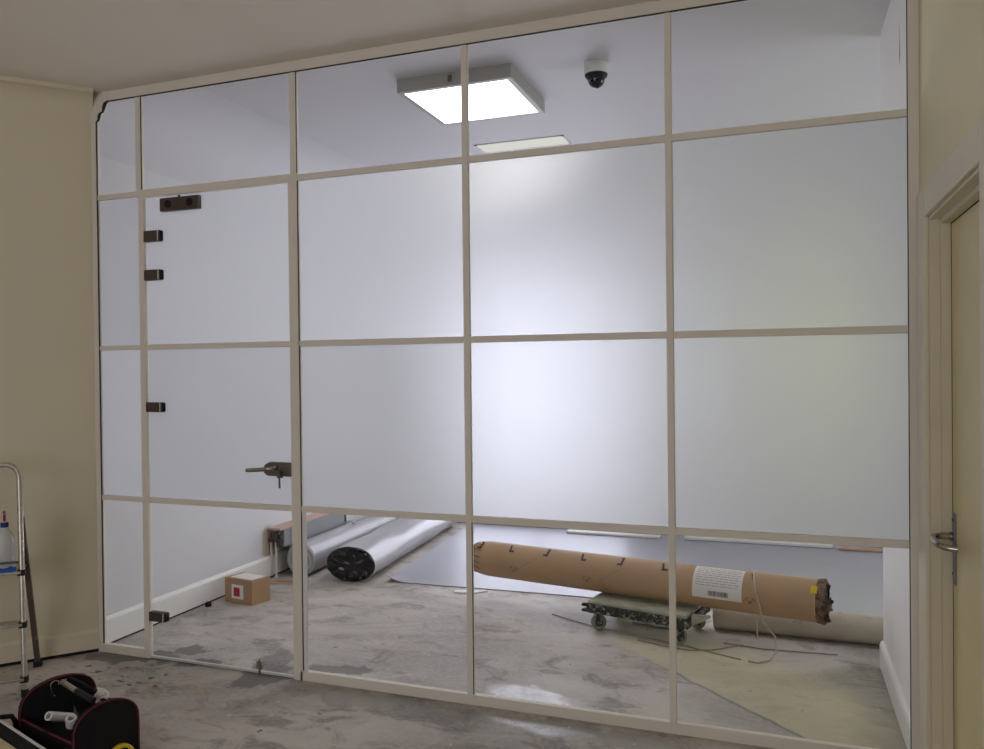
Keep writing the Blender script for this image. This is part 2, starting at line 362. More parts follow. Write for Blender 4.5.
def window(name, hx0, hx1, hz0, hz1, y, added_blind=False):
    r = empty(name, ((hx0+hx1)/2, y, hz0), kind='structure')
    f = MB(); t = .05
    f.box(hx0, hx0+t, y, y+.06, hz0, hz1); f.box(hx1-t, hx1, y, y+.06, hz0, hz1); f.box(hx0+t, hx1-t, y, y+.06, hz0, hz0+t); f.box(hx0+t, hx1-t, y, y+.06, hz1-t, hz1)
    f.box((hx0+hx1)/2-.02, (hx0+hx1)/2+.02, y+.005, y+.055, hz0+t, hz1-t)
    f.build('window_frame', M['gloss_white'], r)
    box(hx0+t, hx1-t, y+.025, y+.031, hz0+t, hz1-t).build('pane', M['glass'], r)
    if added_blind: box(hx0+.01, hx1-.01, y-.02, y-.018, hz0+.02, hz1-.02).build('added_blind', M['added_blind'], r)
window('window_1', *W1, YE+.15)
window('window_2', *W2, YE+.15, True)  # unseen green blind, added to tint the glow behind the right bay
window('added_window_rear', *WB, YF-.15)  # unseen window behind the camera, added to light the near room
r4 = empty('added_window_right', (XRR+.15, 2.25, W4[2]), kind='structure')  # unseen window, added for more even light in the room behind
f = MB(); t = .05
f.box(XRR+.12, XRR+.18, W4[0], W4[0]+t, W4[2], W4[3]); f.box(XRR+.12, XRR+.18, W4[1]-t, W4[1], W4[2], W4[3]); f.box(XRR+.12, XRR+.18, W4[0]+t, W4[1]-t, W4[2], W4[2]+t); f.box(XRR+.12, XRR+.18, W4[0]+t, W4[1]-t, W4[3]-t, W4[3]); f.box(XRR+.125, XRR+.175, 2.23, 2.27, W4[2]+t, W4[3]-t)
f.build('window_frame', M['gloss_white'], r4)
box(XRR+.147, XRR+.153, W4[0]+t, W4[1]-t, W4[2]+t, W4[3]-t).build('pane', M['glass'], r4)

# skirtings (a black strip below them paints in the shade of the gap)
def skirting(name, a, b, n, h, gap, mat, label, dk=.010):
    a, b, n = Vector(a), Vector(b), Vector(n)
    prof = [(0, gap), (.018, gap), (.018, h-.02), (.012, h-.006), (.006, h), (0, h)]
    o = S(MB().prism(prof, lambda u, z: a+n*u+Vector((0, 0, z)), lambda u, z: b+n*u+Vector((0, 0, z))), name, mat, label, 'skirting board')
    MB().prism([(0, 0), (dk, 0), (dk, gap), (0, gap)], lambda u, z: a+n*u+Vector((0, 0, z)), lambda u, z: b+n*u+Vector((0, 0, z))).build('gap_shade_strip', M['black'], o)
    return o
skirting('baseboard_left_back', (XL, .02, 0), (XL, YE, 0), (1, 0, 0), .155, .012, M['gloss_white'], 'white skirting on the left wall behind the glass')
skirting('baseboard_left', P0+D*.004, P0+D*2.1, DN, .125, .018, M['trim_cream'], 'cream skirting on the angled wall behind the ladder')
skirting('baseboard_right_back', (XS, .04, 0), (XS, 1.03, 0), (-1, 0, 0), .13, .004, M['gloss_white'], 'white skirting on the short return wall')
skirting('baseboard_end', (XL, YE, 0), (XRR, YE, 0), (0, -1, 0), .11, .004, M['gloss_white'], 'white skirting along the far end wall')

# stepped cornice on the angled wall; it pokes past the glass line
cor = [(0, ZC), (.110, ZC), (.108, ZC-.010)]+[(.108-.098*math.sin(k/10*PI/2), ZC-.022-.110*(1-math.cos(k/10*PI/2))) for k in range(11)]+[(.002, ZC-.150), (0, ZC-.160)]
cv = [(0, ZB), (0, ZB-.42)]+[(.42-.42*math.cos(k/16*PI/2), ZB-.42+.42*math.sin(k/16*PI/2)) for k in range(1, 17)]
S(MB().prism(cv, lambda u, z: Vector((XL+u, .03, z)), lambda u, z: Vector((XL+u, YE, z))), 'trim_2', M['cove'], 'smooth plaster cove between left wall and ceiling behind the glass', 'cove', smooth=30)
S(MB().prism(cor, lambda u, z: P0+D*-.0+DN*u+Vector((0, 0, z)), lambda u, z: PE+DN*u+Vector((0, 0, z))), 'trim_1', M['cream'], 'plaster cornice along the top of the angled wall', 'cornice', smooth=30)

# ------------------------------------------------------------------ door on the right
d = empty('door_2', (XR+.07, (DY0+DY1)/2, 0), 'cream painted door with lever handle at the right edge', 'door', 'structure')
XLf = XR+.0615
box(XLf, XLf+.04, DY0+.034, DY1-.034, .006, DZ-.034).build('door_leaf', M['leaf'], d)
a = MB()
at = .016
a.box(XR-at, XR, DY1, DY1+.148, 0, DZ+.105); a.box(XR-at, XR, DY0-.105, DY0, 0, DZ+.105); a.box(XR-at, XR, DY0, DY1, DZ, DZ+.105)
a.build('architrave', M['trim_cream'], d, bevel=.004)
l = MB()
l.box(XR-.002, XR+.14, DY1-.012, DY1, 0, DZ); l.box(XR-.002, XR+.14, DY0, DY0+.012, 0, DZ); l.box(XR-.002, XR+.14, DY0+.012, DY1-.012, DZ-.012, DZ)
l.build('door_lining', M['lining'], d)
st = MB()
for y0, y1 in ((DY1-.030, DY1-.0125), (DY0+.0125, DY0+.030)): st.box(XR+.030, XR+.138, y0, y1, 0, DZ-.0125)
st.box(XR+.030, XR+.138, DY0+.030, DY1-.030, DZ-.030, DZ-.0125)
st.build('door_stop', M['lining'], d)
g = MB(); g.box(XLf-.001, XLf+.003, DY1-.034, DY1-.030, 0, DZ-.03); g.box(XLf-.001, XLf+.003, DY0+.03, DY1-.03, DZ-.034, DZ-.030)
g.build('seal_gap', M['black'], d)
hy = DY1-.054
pl = box(XLf-.004, XLf, hy-.036, hy+.012, .748, .985).build('handle_plate', M['plate'], d, bevel=.002)
sc = MB()
for z in (.78, .96): sc.lathe([(.004, 0), (.004, .003)], (XLf-.006, hy+.004, z), 'X', 10)
sc.build('screw', M['black'], pl)
h = MB(); pts = [(XLf-.002, hy, .905), (XLf-.032, hy, .905)]
for k in range(9):
    t = k/8*PI/2; pts.append((XLf-.036-.032*math.sin(t), hy-.032*(1-math.cos(t)), .905-.002*t))
pts += [(XLf-.069, hy-.07, .899), (XLf-.065, hy-.10, .896), (XLf-.054, hy-.120, .893), (XLf-.036, hy-.130, .891), (XLf-.014, hy-.134, .890)]
h.tube(pts, .0105, 14)
h.lathe([(.015, 0), (.015, .008), (.011, .010)], (XLf-.013, hy, .905), 'X', 16)
h.build('lever_handle', M['chrome'], pl, smooth=40)

# ------------------------------------------------------------------ glass partition
X = [0., .3034, 1.224, 2.099, 2.9815, 3.845]
HB = [.8188, 1.6082, 2.3972, 2.913]
G = empty('glass_partition', (1.9, 0, 0), 'floor to ceiling glass partition with slim white frame and frosted middle panes', 'partition')
fy = .012
def fbox(x0, x1, y0, y1, z0, z1, name='frame_post', mat='frame'): return box(x0, x1, y0, y1, z0, z1).build(name, M[mat], G, bevel=.0015)
fbox(-.018, .014, -.014, .012, 0, HB[3])
fbox(.276, .309, -fy, fy, HB[2]+.02, HB[3])
fbox(.288, .322, -fy, .014, 0, HB[2]-.018)
fbox(1.194, 1.243, -.014, .016, 0, HB[2]-.018)
fbox(1.207, 1.241, -fy, fy, HB[2]+.02, HB[3])
fbox(1.2475, 1.270, -.010, -.0035, .044, HB[0]-.012, 'lit_edge_strip', 'gloss_white')  # added white strip standing in for the post's lit inner face
fbox(2.0875, 2.1155, -fy, fy, 0, HB[3]); fbox(2.9665, 2.9925, -fy, fy, 0, HB[3])
fbox(3.838, XR, -.014, .014, 0, ZC)
# rails
def rail(x0, x1, z0, z1, y=.0108, name='glazing_bar'): return box(x0, x1, -y, y, z0, z1).build(name, M['frame'], G, bevel=.0015)
rail(.0, 3.845, HB[3]-.012, ZC+.0, .014, 'top_rail')
rail(.014, .288, .0, .044, .014, 'bottom_rail')
rail(1.230, 3.838, .0, .044, .014, 'bottom_rail')
rail(.014, .276, HB[2]-.010, HB[2]+.016); rail(.276, 1.246, HB[2]-.018, HB[2]+.020, .013, 'door_head'); rail(1.246, 3.838, HB[2]-.014, HB[2]+.014)
for z in HB[:2]:
    rail(.014, .288, z-.012, z+.012); rail(1.230, 3.838, z-.014, z+.014)
# panes, one sheet per opening; the film is a sub-part of its pane
def pane(x0, x1, z0, z1, film, parent=G):
    o = box(x0, x1, -.004, .004, z0, z1).build('glass_pane', M['glass'], parent)
    if film:
        f = MB(); f.add([(x0, .0055, z0), (x1, .0055, z0), (x1, .0055, z1), (x0, .0055, z1)], [(0, 1, 2, 3)]); f.build('frosted_film', M['film'], o)
    return o
cols = [(.010, .291), None, (1.238, 2.090), (2.112, 2.970), (2.989, 3.842)]
rows = [(.038, HB[0]-.008, False), (HB[0]+.008, HB[1]-.008, True), (HB[1]+.008, HB[2]-.006, True), (HB[2]+.010, HB[3]-.006, False)]
for c in cols:
    if c:
        for z0, z1, fl in rows: pane(c[0], c[1], z0, z1, fl)
pane(.306, 1.210, HB[2]+.016, HB[3]-.006, False)
# black gasket lines beside posts and under the head
gk = MB(); gk.box(.014, 3.838, -.0135, -.006, HB[3]-.017, HB[3]-.012)
gk.box(.0142, .0175, -.0135, -.006, .046, HB[3]-.10); gk.box(.3092, .3118, -.0115, -.006, HB[2]+.02, HB[3]-.017); gk.box(1.2432, 1.2455, -.0115, -.006, .046, HB[2]-.014)
gk.box(1.2412, 1.2436, -.0115, -.006, HB[2]+.016, HB[3]-.017); gk.box(2.1157, 2.1175, -.0115, -.006, .046, HB[0]-.014); gk.box(3.835, 3.838, -.0115, -.006, .046, HB[3]-.017)
gk.build('gasket', M['gasket'], G)
# scribed notch of head rail round the cornice: pale cover plate with a black ogee joint
og = [(.016, 2.800), (.030, 2.812), (.034, 2.834), (.046, 2.846), (.060, 2.850), (.066, 2.872), (.076, 2.892), (.100, 2.905)]
poly = [(-.02, 2.80)]+og+[(.10, 2.95), (-.02, 2.95)]
MB().prism(poly, lambda u, z: Vector((u, -.0165, z)), lambda u, z: Vector((u, .012, z))).build('cornice_notch', M['frame'], G)
nt_ = MB(); nt_.tube([(u+.004, -.012, z-.003) for u, z in og], [.003, .006, .008, .005, .005, .009, .009, .003], 8); nt_.build('black_joint', M['gasket'], G, smooth=40)
box(3.79, 3.838, -.015, .008, 2.886, 2.900).build('black_joint', M['gasket'], G)

# glazed door leaf in the second bay
DR = empty('door_1', (.76, 0, 0), 'frameless frosted glass door with steel hinges and lever lock', 'door', 'structure')
x0, x1 = .324, 1.192
pane(x0, x1, .014, HB[0], False, DR); pane(x0, x1, HB[0], HB[1], True, DR); pane(x0, x1, HB[1], HB[2]-.024, True, DR)
for z in HB[:2]: box(x0, x1, -.012, .012, z-.013, z+.013).build('glazing_bar', M['frame'], DR, bevel=.0015)
box(x0, x1, -.006, .006, .003, .014).build('bottom_seal', M['seal'], DR)
for z0, z1 in ((2.148, 2.204), (1.950, 2.004), (1.274, 1.324), (.196, .243)):
    hg = box(.323, .424, -.016, .016, z0, z1).build('hinge', M['steel_dark'], DR, bevel=.002)
    box(.412, .417, -.0172, -.015, z0+.002, z1-.002).build('bright_edge', M['white_pl'], hg)
    box(.4245, .431, -.012, .012, z0+.003, z1-.003).build('hinge_cap', M['black'], hg)
cl = box(.432, .672, -.018, .018, 2.296, 2.362).build('patch_fitting', M['steel_dark'], DR, bevel=.002)
for x in (.484, .618):
    MB().lathe([(.020, 0), (.020, .004), (.012, .010), (.0, .010)], (x, -.018, 2.330), 'Y', 18, Matrix.Diagonal((1, -1, 1, 1))).build('fixing_knob', M['black'], cl, smooth=40)
MB().lathe([(.006, 0), (.006, .012)], (.54, 0, 2.362), 'Z', 10).build('pivot_pin', M['black'], cl)
lk = MB(); lk.prism([(1.186, .972), (1.186, 1.038), (1.065, 1.038), (1.040, 1.026), (1.030, 1.006), (1.036, .984), (1.055, .972)], lambda u, z: Vector((u+.004, -.016, z)), lambda u, z: Vector((u+.004, .016, z)))
lock = lk.build('lock_case', M['steel'], DR, bevel=.003)
lv = MB(); lv.tube([(1.115, -.016, 1.014), (1.115, -.050, 1.013), (1.110, -.058, 1.013), (1.090, -.062, 1.011), (1.040, -.064, 1.006), (1.000, -.064, 1.003), (.972, -.060, 1.001)], [.010, .010, .0105, .0105, .010, .010, .009], 12)
lv.build('lever_handle', M['chrome'], lock, smooth=45)
ky = MB(); ky.box(1.136, 1.142, -.036, -.028, .918, .972); ky.box(1.130, 1.148, -.040, -.016, .966, .998); ky.build('key', M['steel'], lock)
bo = MB(); bo.tube([(1.000, -.016, .004), (1.000, -.016, .075)], .006, 10); bo.box(.985, 1.015, -.020, -.006, .030, .066)
bo.build('floor_bolt', M['chrome'], DR)

# ------------------------------------------------------------------ ceiling things behind the glass
t = empty('ceiling_light', (1.755, 1.01, ZB), 'bright square surface mounted ceiling light panel', 'ceiling light')
hx0, hx1, hy0, hy1, hz = 1.425, 2.085, .695, 1.33, 2.998
f = MB(); b = .03
f.box(hx0, hx0+b, hy0, hy1, hz, ZB); f.box(hx1-b, hx1, hy0, hy1, hz, ZB); f.box(hx0+b, hx1-b, hy0, hy0+b, hz, ZB); f.box(hx0+b, hx1-b, hy1-b, hy1, hz, ZB); f.box(hx0+b, hx1-b, hy0+b, hy1-b, ZB-.008, ZB)
f.build('housing', M['housing'], t)
box(hx0+b, hx1-b, hy0+b, hy1-b, hz+.002, hz+.008).build('diffuser', M['light_on'], t)
box(1.73, 1.75, hy0-.008, hy0, hz+.02, hz+.055).build('clip', M['steel'], t)
t = empty('ceiling_panel', (1.685, 2.18, ZB), 'flush pale rectangular light panel beyond the bright square light', 'ceiling light')
f = MB(); x0, x1, y0, y1 = 1.36, 2.01, 2.045, 2.262
f.box(x0, x0+.015, y0, y1, ZB-.006, ZB); f.box(x1-.015, x1, y0, y1, ZB-.006, ZB); f.box(x0, x1, y0, y0+.015, ZB-.006, ZB); f.box(x0, x1, y1-.015, y1, ZB-.006, ZB)
f.build('panel_frame', M['camwhite'], t); box(x0+.015, x1-.015, y0+.015, y1-.015, ZB-.004, ZB-.001).build('diffuser', M['light_dim'], t)
t = empty('dome_camera', (2.498, .872, ZB), 'white based dome security camera hanging from the ceiling', 'camera')
MB().lathe([(.062, .003), (.064, -.004), (.064, -.046), (.060, -.056), (.0, -.056)], (2.498, .872, ZB), seg=32).build('base', M['camwhite'], t, smooth=40)
MB().lathe([(.060, -.056), (.058, -.066), (.050, -.074), (.041, -.078), (.0, -.078)], (2.498, .872, ZB), seg=32).build('collar', M['rubber'], t, smooth=40)
MB().lathe([(.045, -.078), (.044, -.090), (.036, -.110), (.022, -.120), (.009, -.126), (.0, -.127)], (2.498, .872, ZB), seg=28).build('dome', M['dome'], t, smooth=60)

# ------------------------------------------------------------------ cardboard box by the left wall
bx = empty('cardboard_box', (.14, .99, 0), 'small brown cardboard box with red and white sticker by left wall', 'box')
c0 = Vector((.257, .923, 0)); ux = Vector((-.234, .033, 0)); ux *= .235/ux.length; uy = Vector((.033, .142, 0)); uy *= .15/uy.length; hb = .155
def bp(u, v, z): return c0+ux*u+uy*v+Vector((0, 0, z))
MB().add([bp(u, v, z) for z in (0, hb) for u, v in ((0, 0), (1, 0), (1, 1), (0, 1))], [(0,1,2,3),(4,5,6,7),(0,1,5,4),(1,2,6,5),(2,3,7,6),(3,0,4,7)]).build('carton', M['card'], bx, bevel=.003)
fn = uy.normalized()*-.0012
def face(u0, u1, z0, z1, k): return MB().add([bp(u, 0, z)+fn*k for u, z in ((u0, z0), (u1, z0), (u1, z1), (u0, z1))]+[bp(u, 0, z)+fn*(k-.9) for u, z in ((u0, z0), (u1, z0), (u1, z1), (u0, z1))], [(0,1,2,3),(7,6,5,4),(0,1,5,4),(1,2,6,5),(2,3,7,6),(3,0,4,7)])
stk = face(.31, .74, .028, .118, 1).build('sticker', M['paper'], bx)
face(.44, .66, .044, .100, 1.6).build('red_mark', M['red'], stk)
tp = MB().add([bp(u, v, hb+z) for z in (.0004, .0016) for u, v in ((.08, .12), (.86, .12), (.86, .9), (.08, .9))], [(0,1,2,3),(4,5,6,7),(0,1,5,4),(1,2,6,5),(2,3,7,6),(3,0,4,7)])
tp.build('paper_sheet', M['paper'], bx)

# ------------------------------------------------------------------ wall heater with pipes
ht = empty('wall_heater', (-.005, 2.0, .2), 'long low grey wall heater with pipe valves at near end', 'heater')
box(XL, .045, 1.585, 2.46, .215, .340).build('casing', M['heater'], ht, bevel=.004)
box(.045, .049, 1.66, 2.45, .232, .330).build('front_panel', M['heater'], ht, bevel=.002)
box(XL+.01, .052, 1.66, 2.60, .198, .214).build('lower_rail', M['heater'], ht, bevel=.002)
box(.0495, .052, 1.80, 1.81, .245, .305).build('slot', M['black'], ht)
box(.0495, .0515, 2.415, 2.435, .240, .325).build('slot', M['black'], ht)
vv = MB()
vv.lathe([(.012, 0), (.016, .008), (.016, .03), (.010, .036)], (-.005, 1.55, .30), 'Y', 12)
vv.lathe([(.014, -.035), (.020, -.028), (.020, .026), (.012, .034)], (-.005, 1.555, .285), 'Z', 12)
vv.lathe([(.010, -.05), (.013, -.045), (.013, .03), (.010, .034)], (-.02, 1.548, .262), 'X', 12)
vv.lathe([(.014, -.02), (.018, -.015), (.018, .018), (.010, .022)], (.018, 1.556, .240), 'Z', 12)
vv.lathe([(.010, 0), (.012, .004), (.012, .04), (.008, .042)], (-.01, 1.552, .318), 'X', 12)
vv.tube([(.018, 1.556, .255), (.02, 1.57, .26), (.02, 1.588, .262)], .010, 10)
vv.build('valve', M['brass'], ht, smooth=40)
for px, pt in ((-.043, .262), (-.003, .255)):
    p_ = MB(); p_.tube([(px, 1.552, .0), (px, 1.552, pt)], .0075, 12); p_.build('pipe', M['pipe'], ht, smooth=40)
    MB().lathe([(.016, 0), (.015, .006), (.009, .008)], (px, 1.552, .0), seg=14).build('pipe_collar', M['rubber'] if px < -.02 else M['pipe'], ht)
tag(box(XL+.002, .052, 1.53, 2.30, .341, .356).build('board', M['pink'], bevel=.002), 'pinkish board lying on top of the grey wall heater', 'board')
of = MB(); of.box(.02, .20, 1.40, 1.46, .0, .006, .35); of.box(.06, .29, 1.46, 1.50, .006, .011, .2)
tag(of.build('cardboard_scrap', M['offcut']), 'tan cardboard scraps on the floor below the wall heater', 'scrap')

# ------------------------------------------------------------------ vinyl rolls and sheet
def roll_mesh(a, b, rx, rz, turns=0, seg=48, n=24, wob=.0, flat=.0, seed=0, cap=True):
    """roll lying along a->b, cross section a flattened ellipse resting on the floor"""
    a, b = Vector(a), Vector(b); ax = (b-a).normalized(); side = ax.cross(Vector((0, 0, 1))).normalized(); up = Vector((0, 0, 1))
    mb = MB(); vs = []
    for i in range(n+1):
        c = a.lerp(b, i/n)
        for k in range(seg):
            t = 2*PI*k/seg; r = 1+wob*noise.noise(Vector((math.cos(t)*1.5+seed, math.sin(t)*1.5, i*.23)))
            z = math.sin(t)*rz*r; z = max(z, -rz*(1-flat))
            vs.append(c+side*math.cos(t)*rx*r+up*(z))
    fs = []
    for i in range(n): fs += [(i*seg+k, i*seg+(k+1) % seg, (i+1)*seg+(k+1) % seg, (i+1)*seg+k) for k in range(seg)]
    if cap: fs += [tuple(range(seg)), tuple(n*seg+k for k in range(seg))]
    mb.add(vs, fs); return mb
def spiral_end(a, ax, rx, rz, turns, w, out=.004):
    """rolled edge seen on the end face"""
    a = Vector(a); ax = Vector(ax).normalized(); side = ax.cross(Vector((0, 0, 1))).normalized(); pts = []
    for i in range(int(turns*28)+1):
        t = i/28*2*PI; k = 1-.9*i/(turns*28)
        pts.append(a-ax*out+side*math.cos(t)*rx*k+Vector((0, 0, math.sin(t)*rz*k)))
    return MB().tube(pts, w, 6)
# big slumped roll with black wrapped end
rt = empty('vinyl_roll', (.46, 2.6, 0), 'largest silver vinyl roll with black plastic stuffed open end', 'roll')
a, b = Vector((.565, 1.62, .122)), Vector((.385, 3.60, .110))
roll_mesh(a, b, .187, .122, wob=.07, flat=.03, seed=3).build('rolled_sheet', M['vinyl_roll'], rt, smooth=50)
ax = (b-a).normalized(); side = ax.cross(Vector((0, 0, 1))).normalized()
cap = MB(); vs = []; seg = 48; rings = [(1.0, .002), (1.01, -.006), (.97, -.014), (.85, -.012), (.7, -.020), (.5, -.010), (.28, -.020), (.08, -.008)]
for q, (k, o) in enumerate(rings):
    for j in range(seg):
        t = 2*PI*j/seg; r = k*(1+.07*noise.noise(Vector((math.cos(t)*1.5+3, math.sin(t)*1.5, 0))))
        w_ = (.03*noise.noise(Vector((math.cos(t)*k*4, math.sin(t)*k*5, 5.1)))) if q > 1 else 0
        vs.append(a+ax*(o+w_)+side*math.cos(t)*.187*r+Vector((0, 0, max(math.sin(t)*.122*r, -.122*.985))))
fs = []
for q in range(len(rings)-1): fs += [(q*seg+j, q*seg+(j+1) % seg, (q+1)*seg+(j+1) % seg, (q+1)*seg+j) for j in range(seg)]
fs.append(tuple((len(rings)-1)*seg+j for j in range(seg)))
cap.add(vs, fs).build('black_wrap', M['blackfilm'], rt, smooth=60)
# pale edge of the outer layer
MB().tube([a-ax*.001+side*math.cos(t)*.188*(1+.07*noise.noise(Vector((math.cos(t)*1.5+3, math.sin(t)*1.5, 0))))+Vector((0, 0, max(math.sin(t)*.123*(1+.07*noise.noise(Vector((math.cos(t)*1.5+3, math.sin(t)*1.5, 0)))), -.118))) for t in [2*PI*j/48 for j in range(48)]], .0028, 6, closed=True).build('cut_edge', M['vinyl_edge'], rt, smooth=60)
# tighter roll by the wall
rt = empty('vinyl_roll', (.15, 2.6, 0), 'slimmer silver vinyl roll between wall heater and larger roll', 'roll')
a2, b2 = Vector((.145, 1.64, .118)), Vector((.062, 3.62, .118))
roll_mesh(a2, b2, .115, .118, wob=.01, flat=.02, seed=9).build('rolled_sheet', M['vinyl_roll'], rt, smooth=50)
spiral_end(a2, b2-a2, .112, .113, 3.0, .0035, .003).build('cut_edge', M['vinyl_edge'], rt, smooth=60)
MB().lathe([(.030, 0), (.030, .004), (.0, .004)], a2+Vector((0, -.006, 0)), 'Y', 18).build('hollow_core', M['black'], rt)
# dark wire on top of the rolls
tag(MB().tube([(.185, 2.35, .2405), (.165, 2.36, .2435), (.14, 2.38, .2445), (.135, 2.55, .244), (.15, 2.80, .244), (.15, 3.05, .244)], .004, 8).build('wire', M['strap_dark'], smooth=60), 'thin dark wire lying on top of the slimmer silver roll', 'wire')

# flat vinyl sheet
sh = MB(); nx, ny = 70, 24; vs = []
for j in range(ny+1):
    for i in range(nx+1):
        u, v = i/nx, j/ny
        xl = .81-.19*v; x = xl+(5.4-xl)*u; yf = 1.685+.05*min(1, u*5.4/1.4); y = yf+(3.74-yf)*v
        z = .0045+.0015*noise.noise(Vector((x*2, y*2, 0)))+.0015
        e = max(0, 1-math.hypot((x-xl)/.16, (y-yf)/.12)); z += .03*e*e
        e2 = max(0, 1-(x-xl)/.10); z += .012*e2*e2*(1-v)
        vs.append((x, y, z))
top = len(vs); vs += [(x, y, z-.0035) for x, y, z in vs]
fs = [(j*(nx+1)+i, j*(nx+1)+i+1, (j+1)*(nx+1)+i+1, (j+1)*(nx+1)+i) for j in range(ny) for i in range(nx)]
fs += [tuple(k+top for k in f)[::-1] for f in fs]
bd = [i for i in range(nx+1)]+[j*(nx+1)+nx for j in range(1, ny+1)]+[ny*(nx+1)+i for i in range(nx-1, -1, -1)]+[j*(nx+1) for j in range(ny-1, 0, -1)]
fs += [(bd[k], bd[(k+1) % len(bd)], bd[(k+1) % len(bd)]+top, bd[k]+top) for k in range(len(bd))]
tag(sh.add(vs, fs).build('vinyl_sheet', M['vinyl'], smooth=40), 'large grey blue vinyl sheet spread flat on the floor', 'flooring sheet')
oc = MB(); oc.prism([(0, 0), (.13, .02), (.20, .09), (.16, .10), (.05, .07), (-.02, .05)], lambda u, v: Vector((1.365+u, 1.575+v, .001)), lambda u, v: Vector((1.365+u, 1.575+v, .007+.05*u*u)))
tag(oc.build('vinyl_offcut', M['vinyl_edge']), 'small pale offcut at the front edge of the vinyl sheet', 'scrap')
tag(box(1.60, 2.42, 3.59, 3.68, .009, .026, .0).build('plank', M['grey_plank'], bevel=.002), 'shorter white plank on the vinyl near the far end wall', 'plank')
tag(box(2.62, 3.78, 3.63, 3.69, .009, .030, .012).build('plank', M['grey_plank'], bevel=.002), 'longer white plank on the vinyl right of the shorter one', 'plank')
tag(box(3.82, 4.40, 3.60, 3.66, .009, .024, .03).build('timber_offcut', M['offcut'], bevel=.002), 'brown timber strip on the vinyl at the far right', 'plank')
# beige roll behind the dolly
rt = empty('beige_roll', (3.7, 1.47, 0), 'long beige roll lying on floor behind the dolly', 'roll')
a3, b3 = Vector((3.035, 1.384, .075)), Vector((4.75, 1.362, .075))
roll_mesh(a3, b3, .074, .075, wob=.03, flat=.02, seed=21).build('rolled_sheet', M['beige_roll'], rt, smooth=50)
spiral_end(a3, b3-a3, .070, .070, 2.5, .003, .002).build('cut_edge', M['vinyl_edge'], rt, smooth=60)

# ------------------------------------------------------------------ dolly
AX = Vector((1.98, -.40, .03)); AXh = Vector((1.98, -.40, 0)).normalized(); ang = math.atan2(-.40, 1.98)
dc = Vector((2.685, 1.245, 0))
dl = empty('dolly', dc, 'grimy four wheeled dolly carrying the long brown roll', 'dolly')
Tm = Matrix.Translation(dc) @ Matrix.Rotation(ang-.03, 4, 'Z')
hw, hd = .285, .185
def dbox(x0, x1, y0, y1, z0, z1): return box(x0, x1, y0, y1, z0, z1, mat=Tm)
deck = MB(); 
for k in range(4):
    y0 = -hd+k*(2*hd/4); deck.box(-hw, hw, y0+.002, y0+2*hd/4-.002, .150, .1685, mat=Tm)
deck.build('deck', M['dolly_wood'], dl, bevel=.004)
fr = MB(); fr.box(-hw-.01, hw+.01, -hd-.004, -hd+.022, .098, .149, mat=Tm); fr.box(-hw-.01, hw+.01, hd-.022, hd+.004, .098, .149, mat=Tm)
fr.box(-hw-.01, -hw+.03, -hd+.022, hd-.022, .098, .149, mat=Tm); fr.box(hw-.03, hw+.01, -hd+.022, hd-.022, .098, .149, mat=Tm)
fr.build('frame', M['dolly_dark'], dl, bevel=.003)
for k in range(9):
    x0 = -hw+.012+k*.062+.012*math.sin(k*5.3); tr = MB().box(x0, x0+.040+.014*math.sin(k*3.1), -hd-.010, -hd-.004, .108+.012*((k*7) % 3)/3, .128+.014*((k*5) % 4)/4, mat=Tm); tr.build('batten', M['dolly_dark'], dl, bevel=.002)
for z in (.106, .136): dbox(-hw-.04, -hw-.0105, -hd-.002, -hd+.03, z-.007, z+.007).build('bumper', M['rubber'], dl, bevel=.003)
br = MB(); br.add([Tm @ Vector(v) for v in ((hw+.010, -.10, .160), (hw+.010, -.13, .160), (hw+.105, -.13, .166), (hw+.105, -.10, .166), (hw+.010, -.10, .10), (hw+.010, -.13, .10), (hw+.105, -.13, .155), (hw+.105, -.10, .155))], [(0,1,2,3),(4,5,6,7),(0,1,5,4),(1,2,6,5),(2,3,7,6),(3,0,4,7)])
br.build('end_bracket', M['dolly_wood'], dl)
for sx, sy, yaw in ((-1, -1, .5), (1, -1, .9), (-1, 1, .3), (1, 1, .4)):
    cx, cy = sx*(hw-.05), sy*(hd-.035)
    W_ = Tm @ Matrix.Translation((cx, cy, 0)) @ Matrix.Rotation(yaw, 4, 'Z')
    fk = MB(); fk.box(-.028, .028, -.024, .024, .090, .098, mat=W_)
    for s in (-1, 1): fk.prism([(-.022, .09), (.022, .09), (.012, .034), (-.008, .034)], lambda u, z, s=s: W_ @ Vector((u, s*.019, z)), lambda u, z, s=s: W_ @ Vector((u, s*.023, z)))
    c = fk.build('caster', M['dolly_dark'], dl)
    wh = MB(); wh.lathe([(.0, -.0165), (.018, -.0165), (.034, -.016), (.0425, -.010), (.044, 0), (.0425, .010), (.034, .016), (.018, .0165), (.0, .0165)], (0, 0, 0), 'Y', 28)
    wh.v = [W_ @ (v+Vector((0, 0, .044))) for v in wh.v]
    w_ = wh.build('wheel', M['wheel'], c, smooth=40)
    hb_ = MB().lathe([(.0, -.0185), (.022, -.0185), (.024, -.0165), (.024, .0165), (.022, .0185), (.0, .0185)], (0, 0, 0), 'Y', 20)
    hb_.v = [W_ @ (v+Vector((0, 0, .044))) for v in hb_.v]
    hb_.build('hub', M['dolly_dark'], c, smooth=40)

